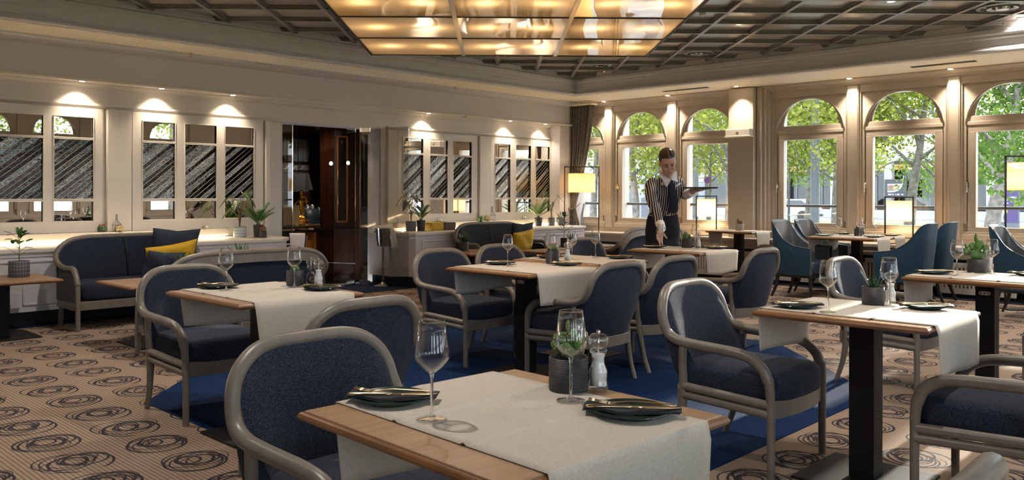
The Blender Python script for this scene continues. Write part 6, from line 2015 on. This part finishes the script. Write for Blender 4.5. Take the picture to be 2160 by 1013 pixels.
def make_crown(seed, R, H, n, size, lumps=9):
    """leaf quads scattered through several leafy lumps, origin at the crown centre"""
    r = np.random.RandomState(seed)
    cs = r.uniform(-1, 1, (lumps, 3)) * np.array([R * .62, R * .62, H * .55]); rs = r.uniform(.35, .55, lumps) * R
    which = r.randint(0, lumps, n)
    d = r.normal(size=(n, 3)); d /= np.linalg.norm(d, axis=1)[:, None]
    rad = (r.uniform(0, 1, n) ** .45)[:, None]
    c = cs[which] + d * rad * rs[which][:, None] * np.array([1, 1, .8])
    a = r.normal(size=(n, 3)); a /= np.linalg.norm(a, axis=1)[:, None]
    b_ = np.cross(a, r.normal(size=(n, 3))); b_ /= np.linalg.norm(b_, axis=1)[:, None]
    s = (size * r.uniform(.6, 1.4, n))[:, None]
    v = np.empty((n, 4, 3)); v[:, 0] = c - a * s * .5; v[:, 1] = c + b_ * s * .38; v[:, 2] = c + a * s * .5; v[:, 3] = c - b_ * s * .38
    me = bpy.data.meshes.new('foliage')
    me.vertices.add(n * 4); me.vertices.foreach_set('co', v.reshape(-1))
    me.loops.add(n * 4); me.loops.foreach_set('vertex_index', np.arange(n * 4))
    me.polygons.add(n); me.polygons.foreach_set('loop_start', np.arange(0, n * 4, 4)); me.polygons.foreach_set('loop_total', np.full(n, 4))
    me.update(); me.validate()
    return me
CROWNS = {}
def tree(px, depth, hgt, r0, crown, leafm, label, lean=0, cz=None, seed=0, fork=2.4, scale=1.0, base=None):
    p = at(px, 409, depth); t = empty('street_tree', (p.x, p.y, GZ))
    rr = random.Random(seed)
    rt = Vector((RT[0], RT[1], 0))
    b = MB(); z0 = fork - GZ
    cz = cz if cz is not None else hgt * .7
    trunk = crom([(0, 0, 0), tuple(rt * lean * .2 + Vector((0, 0, z0 * .5))), tuple(rt * lean * .6 + Vector((0, 0, z0))), tuple(rt * lean + Vector((0, 0, cz)))], 6)
    b.tube(trunk, [r0 * 1.15, r0 * .35], 12); b.build('trunk', 'bark', t, smooth=True)
    bb = MB()
    for k in range(9):
        a = k * 2.4 + seed; s = trunk[int(len(trunk) * (.5 + .45 * k / 9))]
        L = crown[0] * rr.uniform(.5, .9); e = s + Vector((math.cos(a) * L, math.sin(a) * L, L * rr.uniform(.3, .8)))
        m_ = (s + e) / 2 + Vector((0, 0, L * .12))
        bb.tube(crom([tuple(s), tuple(m_), tuple(e)], 4), [r0 * .34, r0 * .08], 6)
    bb.build('branches', 'bark', t, smooth=True)
    key = (seed % 3, leafm, crown)
    if key not in CROWNS:
        m_ = make_crown(seed % 3 + 11, crown[0], crown[1], crown[2], crown[3]); m_.materials.append(MATS[leafm]); CROWNS[key] = m_
    o = bpy.data.objects.new('foliage', CROWNS[key]); COL.objects.link(o); o.parent = t; o.location = rt * lean + Vector((0, 0, cz)); o.rotation_euler = (0, 0, seed * 1.3)
    tag(t, label, 'tree', 'street trees outside the windows'); return t
C1 = (3.6, 4.2, 9000, .125); C2 = (4.4, 5.0, 15000, .135); C3 = (2.6, 3.0, 5000, .11)
tree(1541, 24, 8, .19, C1, 'leaf_yellow', 'pale barked street tree whose trunk shows in the third window', lean=.15, cz=5.4, seed=1)
tree(1915, 27, 9, .17, C2, 'leaf_green', 'thick pale trunk street tree in the fifth window behind the framed table lamp', lean=.7, cz=5.8, seed=2, fork=3.0)
tree(1345, 26, 8, .13, C1, 'leaf_yellow', 'yellow green street tree seen through the second window', lean=-.3, cz=5.3, seed=3)
tree(1250, 30, 8, .14, C1, 'leaf_green', 'green street tree seen behind the curtain window', lean=.2, cz=5.0, seed=4)
tree(1700, 30, 9, .12, C1, 'leaf_yellow', 'thin branched yellow green tree in the fourth window', lean=.5, cz=4.9, seed=5)
tree(1760, 36, 9, .14, C1, 'leaf_green', 'street tree behind the grey lamp pole', lean=.1, cz=5.2, seed=6)
tree(2085, 22, 9, .20, C2, 'leaf_deep', 'dense deep green street tree in the last window at right', lean=.9, cz=5.5, seed=7)
#tree(2230, 25, 9, .2, C2, 'leaf_green', 'green street tree just beyond the right edge of the photo', lean=-.4, cz=5.3, seed=8)
tree(1990, 34, 9, .15, C1, 'leaf_deep', 'green street tree between the last two windows', lean=0, cz=5.2, seed=9)
tree(1600, 34, 9, .15, C1, 'leaf_green', 'green street tree hidden mostly by the column', lean=0, cz=5.6, seed=10)
tree(1495, 33, 8, .09, C3, 'leaf_yellow', 'slim young street tree by the round no stopping sign', lean=.1, cz=4.0, seed=11)
tree(1420, 30, 8, .12, C1, 'leaf_yellow', 'yellow green street tree behind the waitress', lean=0, cz=5.8, seed=12)
tree(1830, 40, 9, .15, C1, 'leaf_deep', 'deep green tree standing near the glass pavilion', lean=0, cz=5.0, seed=13)
# trees behind the camera's back wall, seen only in the mirrors
for k, (x, y) in enumerate(((3, -11), (8, -14), (13, -10), (18, -17), (24, -8))):
    p = Vector((x, y, GZ)); t = empty('street_tree', p)
    b = MB(); b.tube([(0, 0, 0), (0, 0, 4.5)], [.16, .08], 8); b.build('trunk', 'bark', t, smooth=True)
    o = bpy.data.objects.new('foliage', list(CROWNS.values())[k % 2]); COL.objects.link(o); o.parent = t; o.location = (0, 0, 5.2)
    tag(t, 'street tree seen only in the wall mirrors, %s' % ['first', 'second', 'third', 'fourth', 'fifth'][k] + ' from the left', 'tree', 'street trees outside the windows')
# tram pole
p = at(1719, 409, 26); t = empty('lamp_pole', (p.x, p.y, GZ))
b = MB(); b.tube([(0, 0, 0), (0, 0, 3.95)], .135, 16); b.build('lower_pole', 'pole_grey', t, smooth=True, auto=50)
b = MB(); b.tube([(0, 0, 3.95), (0, 0, 9)], .115, 16); b.build('upper_pole', 'pole_grey', t, smooth=True, auto=50)
b = MB(); b.tube([(0, 0, 3.93), (0, 0, 3.99)], .15, 16); b.build('collar_ring', 'white_stone', t, smooth=True, auto=50)
for z in (5.0, 5.25, 5.35):
    b = MB(); b.tube([(0, -6, z), (0, 9, z + .1)], .012, 5); b.build('span_wire', 'pole_grey', t)
tag(t, 'tall grey steel tram pole in the fourth window', 'pole')
p = at(1664, 409, 40); t = empty('street_pole', (p.x, p.y, GZ)); b = MB(); b.tube([(0, 0, 0), (0, 0, 6)], .06, 10); b.build('shaft', 'pole_grey', t, smooth=True); tag(t, 'thin grey pole left of the tram pole', 'pole')
p = at(1466, 409, 27); t = empty('street_pole', (p.x, p.y, GZ)); b = MB(); b.tube([(0, 0, 0), (0, 0, 7)], .11, 12); b.build('shaft', 'white_stone', t, smooth=True); tag(t, 'white pole in the window right of the waitress', 'pole')
# no-stopping sign
p = at(1492, 380, 30); t = empty('road_sign', (p.x, p.y, GZ), YAW - PI / 2); zz = p.z - GZ
b = MB(); b.tube([(0, .02, 0), (0, .02, zz + .12)], .025, 8); b.build('post', 'pole_grey', t, smooth=True)
RX = Matrix.Translation((0, 0, zz)) @ Matrix.Rotation(PI / 2, 4, 'X')
b = MB(); b.lathe([(0, -.01), (.125, -.01), (.125, .01), (0, .01)], 28, RX); b.build('red_ring', 'sign_red', t)
b = MB(); b.lathe([(0, .009), (.095, .009), (.095, .014), (0, .014)], 28, RX); b.build('blue_face', 'sign_blue', t)
b = MB(); b.box(-.10, .10, -.016, -.013, -.014, .014, Matrix.Translation((0, 0, zz)) @ Matrix.Rotation(-PI / 4 + PI / 2 * 0, 4, 'Y').inverted()); b.build('red_bar', 'sign_red', t)
tag(t, 'round blue no stopping road sign with red rim and bar', 'road sign')
# globe lamps
for (px, py, lab) in ((1383, 361, 'left of the face of the person'), (1460, 357, 'right of the face of the person')):
    p = at(px, py, 26); t = empty('globe_street_lamp', (p.x, p.y, GZ)); z = p.z - GZ
    b = MB(); b.tube([(0, 0, 0), (0, 0, z - .1)], .03, 8); b.build('post', 'pole_grey', t, smooth=True)
    b = MB(); b.ell((0, 0, z), (.12, .12, .12)); b.build('globe', 'sign_white', t, smooth=True); tag(t, 'white globe street lamp %s' % lab, 'street lamp')
p = at(1364, 409, 24); t = empty('junction_box', (p.x, p.y, GZ), YAW); b = MB(); b.box(-.15, .15, -.18, .18, 0, 1.62); b.build('housing', 'pole_grey', t); b = MB(); b.box(-.155, -.15, -.1, -.02, 1.3, 1.45); b.build('notice', 'sign_white', t); tag(t, 'grey street junction box seen left of the person', 'junction box')
# advertising pylon
p = at(2104, 409, 30); t = empty('advertising_pylon', (p.x, p.y, GZ), YAW - PI / 2)
b = MB(); b.box(-.20, -.06, -.1, .1, 0, 1.98); b.box(-.06, .75, -.08, .1, 0, 1.98); b.build('casing', 'pole_grey', t)
b = MB(); b.box(-.04, .70, -.088, -.08, .72, 1.90); b.build('poster', 'sign_purple', t)
b = MB()
for (x0, x1, z0, z1) in ((.02, .26, 1.62, 1.71), (.02, .30, 1.50, 1.58), (.02, .34, 1.40, 1.45), (.38, .62, 1.60, 1.66), (-.02, .02, 1.15, 1.30)):
    b.box(x0, x1, -.092, -.087, z0, z1)
b.add([(.02, -.091, .74), (.10, -.091, 1.2), (.16, -.091, 1.28), (.22, -.091, 1.15), (.16, -.091, .9), (.2, -.091, .74)], [(0, 1, 2, 3, 4, 5)])
b.build('white_print', 'sign_white', t)
b = MB(); b.box(.17, .30, -.0925, -.0915, 1.08, 1.32); b.build('yellow_print', 'sign_yellow', t)
tag(t, 'purple and white advertising pylon outside the last window', 'advertising pylon')
# white estate car
def car():
    p = at(1652, 409, 56); t = empty('estate_car', (p.x, p.y, GZ), math.radians(-78))
    # local x = length (rear at +x), y = width
    prof = [(-2.3, .35), (-2.3, .75), (-1.2, .92), (-.5, 1.40), (1.5, 1.42), (2.15, 1.02), (2.35, .95), (2.38, .45), (2.2, .30)]
    b = MB(); n = len(prof); vs = [(x, -.88, z) for x, z in prof] + [(x, .88, z) for x, z in prof]
    b.add(vs, [tuple(range(n)), tuple(range(2 * n - 1, n - 1, -1))] + [(i, n + i, n + (i + 1) % n, (i + 1) % n) for i in range(n)]); b.build('bodywork', 'car_white', t, fixn=True, bevel=.09, segs=3)
    b = MB()
    for s in (-1, 1):
        y = s * .885; b.add([(-.95, y, .98), (-.42, y, 1.32), (1.35, y, 1.34), (1.85, y, 1.0)], [(0, 1, 2, 3)])
    b.add([(1.60, -.70, 1.36), (1.60, .70, 1.36), (2.13, .72, 1.06), (2.13, -.72, 1.06)], [(0, 1, 2, 3)]); b.build('windows', 'car_glass', t)
    for x in (-1.45, 1.45):
        for s in (-1, 1):
            w = MB(); w.lathe([(0, -.1), (.33, -.1), (.34, 0), (.33, .1), (0, .1)], 20, Matrix.Translation((x, s * .82, .33)) @ Matrix.Rotation(PI / 2, 4, 'X')); w.build('wheel', 'tyre', t, smooth=True, auto=40)
    for s in (-1, 1):
        w = MB(); w.box(2.32, 2.40, s * .55, s * .86, .82, .95); w.build('tail_light', 'red_lamp', t)
    w = MB(); w.box(2.37, 2.41, -.26, .26, .68, .80); w.build('number_plate', 'sign_white', t)
    w = MB(); w.box(2.2, 2.41, -.8, .8, .28, .42); w.build('bumper_insert', 'tyre', t, bevel=.03)
    tag(t, 'white estate car parked across the street in the fourth window', 'car')
car()
# glass pavilion across the street
def pavilion():
    X0 = 62; t = empty('glass_pavilion', (X0, 10, GZ))
    yy0, yy1 = -30, 44
    z = lambda py: 1.27 + (409 - py) * 64 / FPX - GZ
    b = MB(); b.box(0, 14, yy0 - 10, yy1 - 10, z(343), z(326)); b.build('white_fascia', 'white_stone', t)
    b = MB(); b.box(.6, 13, yy0 - 10, yy1 - 10, .0, .55); b.box(-1.2, -.9, yy0 - 10, yy1 - 10, 0, .62); b.build('stone_plinth', 'white_stone', t)
    b = MB(); b.box(12, 12.3, yy0 - 10, yy1 - 10, .0, z(343)); b.build('inner_wall', 'facade_dark', t)
    b = MB(); b.box(1.0, 12, yy0 - 10, yy1 - 10, z(348), z(343)); b.build('ceiling', 'pot_beige', t)
    b = MB()
    for k in range(3): b.box(1.1 + k * 3.6, 1.9 + k * 3.6, yy0 - 8, yy1 - 14, z(353), z(348.2))
    b.build('warm_ceiling_lights', 'warm_ceiling_glow', t)
    b = MB(); b.box(.98, 1.02, yy0 - 10, yy1 - 10, .55, z(348)); b.build('glazing', 'window_pane', t)
    y = yy0
    while y < yy1:
        m = MB(); m.box(.9, 1.1, y - 10 - .05, y - 10 + .05, .5, z(348)); m.build('mullion', 'pole_grey', t); y += 2.05
    m = MB(); m.box(.9, 1.1, yy0 - 10, yy1 - 10, z(372), z(369.5)); m.build('transom', 'pole_grey', t)
    for px in (1762, 1876, 2092, 2200, 1640):
        q = onX(px, 409, X0); m = MB(); m.box(-.3, .2, q.y - 10 - .26, q.y - 10 + .26, 0, z(343)); m.build('white_column', 'white_stone', t)
    # furniture silhouettes inside
    m = MB()
    for k in range(16):
        yb = yy0 - 6 + k * 3.1; m.box(4, 6, yb, yb + 1.4, 0.5, 1.5)
    m.build('inside_furniture', 'facade_glass', t)
    tag(t, 'long low glass pavilion with white columns and warm lit ceiling across the street', 'building')
    # round bowl sign on the glass
    p = onX(1889, 397, X0 - .6); s = empty('bowl_sign', (X0 - .6, p.y, p.z))
    b = MB(); b.box(-.02, .02, -.75, .75, -.62, .62); b.build('black_board', 'sign_black', s)
    arc = [(-.02 - .012, .42 - .0 + .0 - .0, 0)]
    b = MB(); pts = [(-.03, .55, .30)]
    pts += [(-.03, .55 - .98 * math.sin(a) , .30 - .72 * (1 - math.cos(a)) * 1.0) for a in []]
    P = [(-.03, .55, .30), (-.03, -.50, .30), (-.03, -.42, .05), (-.03, -.22, -.17), (-.03, .08, -.28), (-.03, .55, -.30)]
    b.add(P, [(0, 1, 2, 3, 4, 5)]); b.build('white_bowl', 'sign_white', s)
    b = MB(); P = [(-.036, .54, .22), (-.036, -.30, .22), (-.036, -.28, .05), (-.036, -.10, -.12), (-.036, .20, -.20), (-.036, .54, -.21)]; b.add(P, [(0, 1, 2, 3, 4, 5)]); b.build('food_print', 'magazine_brown', s)
    for (y, z_, m_) in ((.3, .1, 'sign_red'), (.05, .0, 'sign_yellow'), (.35, -.08, 'plant_green'), (-.1, .12, 'sign_yellow')):
        b = MB(); b.lathe([(0, 0), (.08, 0), (0, .004)], 10, Matrix.Translation((-.042, y, z_)) @ Matrix.Rotation(-PI / 2, 4, 'Y')); b.build('food_spot', m_, s)
    b = MB(); b.tube([(-.03, -.48, .25), (-.03, -.56, .85)], .03, 6); b.build('chopstick', 'sign_white', s)
    b = MB()
    for k, w in enumerate((.10, .10, .05, .10, 0, .05, .11, .10, 0, .10, .05)):
        if w: b.box(-.03, -.022, .50 - k * .10 - w * .8, .50 - k * .10, -.50, -.40)
    b.build('lettering', 'sign_white', s)
    tag(s, 'black sign with a white food bowl and small white lettering on the pavilion', 'sign')
pavilion()
# pale office block behind, left windows
def office():
    X0 = 78; t = empty('office_building', (X0, 60, GZ))
    ya = onX(1700, 409, X0).y - 60; yb = onX(1215, 409, X0).y - 60
    b = MB(); b.box(0, 12, ya, yb, 0, 26); b.build('walls', 'white_stone', t)
    n = 0
    y = ya + 1.2
    while y < yb - 3:
        for fl in range(5):
            zz = .7 + fl * 3.3
            w = MB(); w.box(-.06, .0, y, y + 1.7, zz, zz + 2.1); w.build('window', 'facade_glass', t)
        y += 3.2
    b = MB(); b.box(-.25, -.02, ya, yb, 3.05, 3.3); b.build('string_course', 'white_stone', t)
    tag(t, 'pale white office block with grey windows behind the left trees', 'building')
office()
# low street railing on the verge
t = empty('verge_railing', (24.5, 8, GZ)); b = MB(); b.box(-.02, .02, -10, 12, .46, .49); b.build('top_bar', 'rail_metal', t)
b = MB()
for k in range(12): b.box(-.02, .02, -10 + k * 2, -9.95 + k * 2, 0, .58)
b.build('posts', 'rail_metal', t); tag(t, 'low dark railing along the grass verge', 'railing')
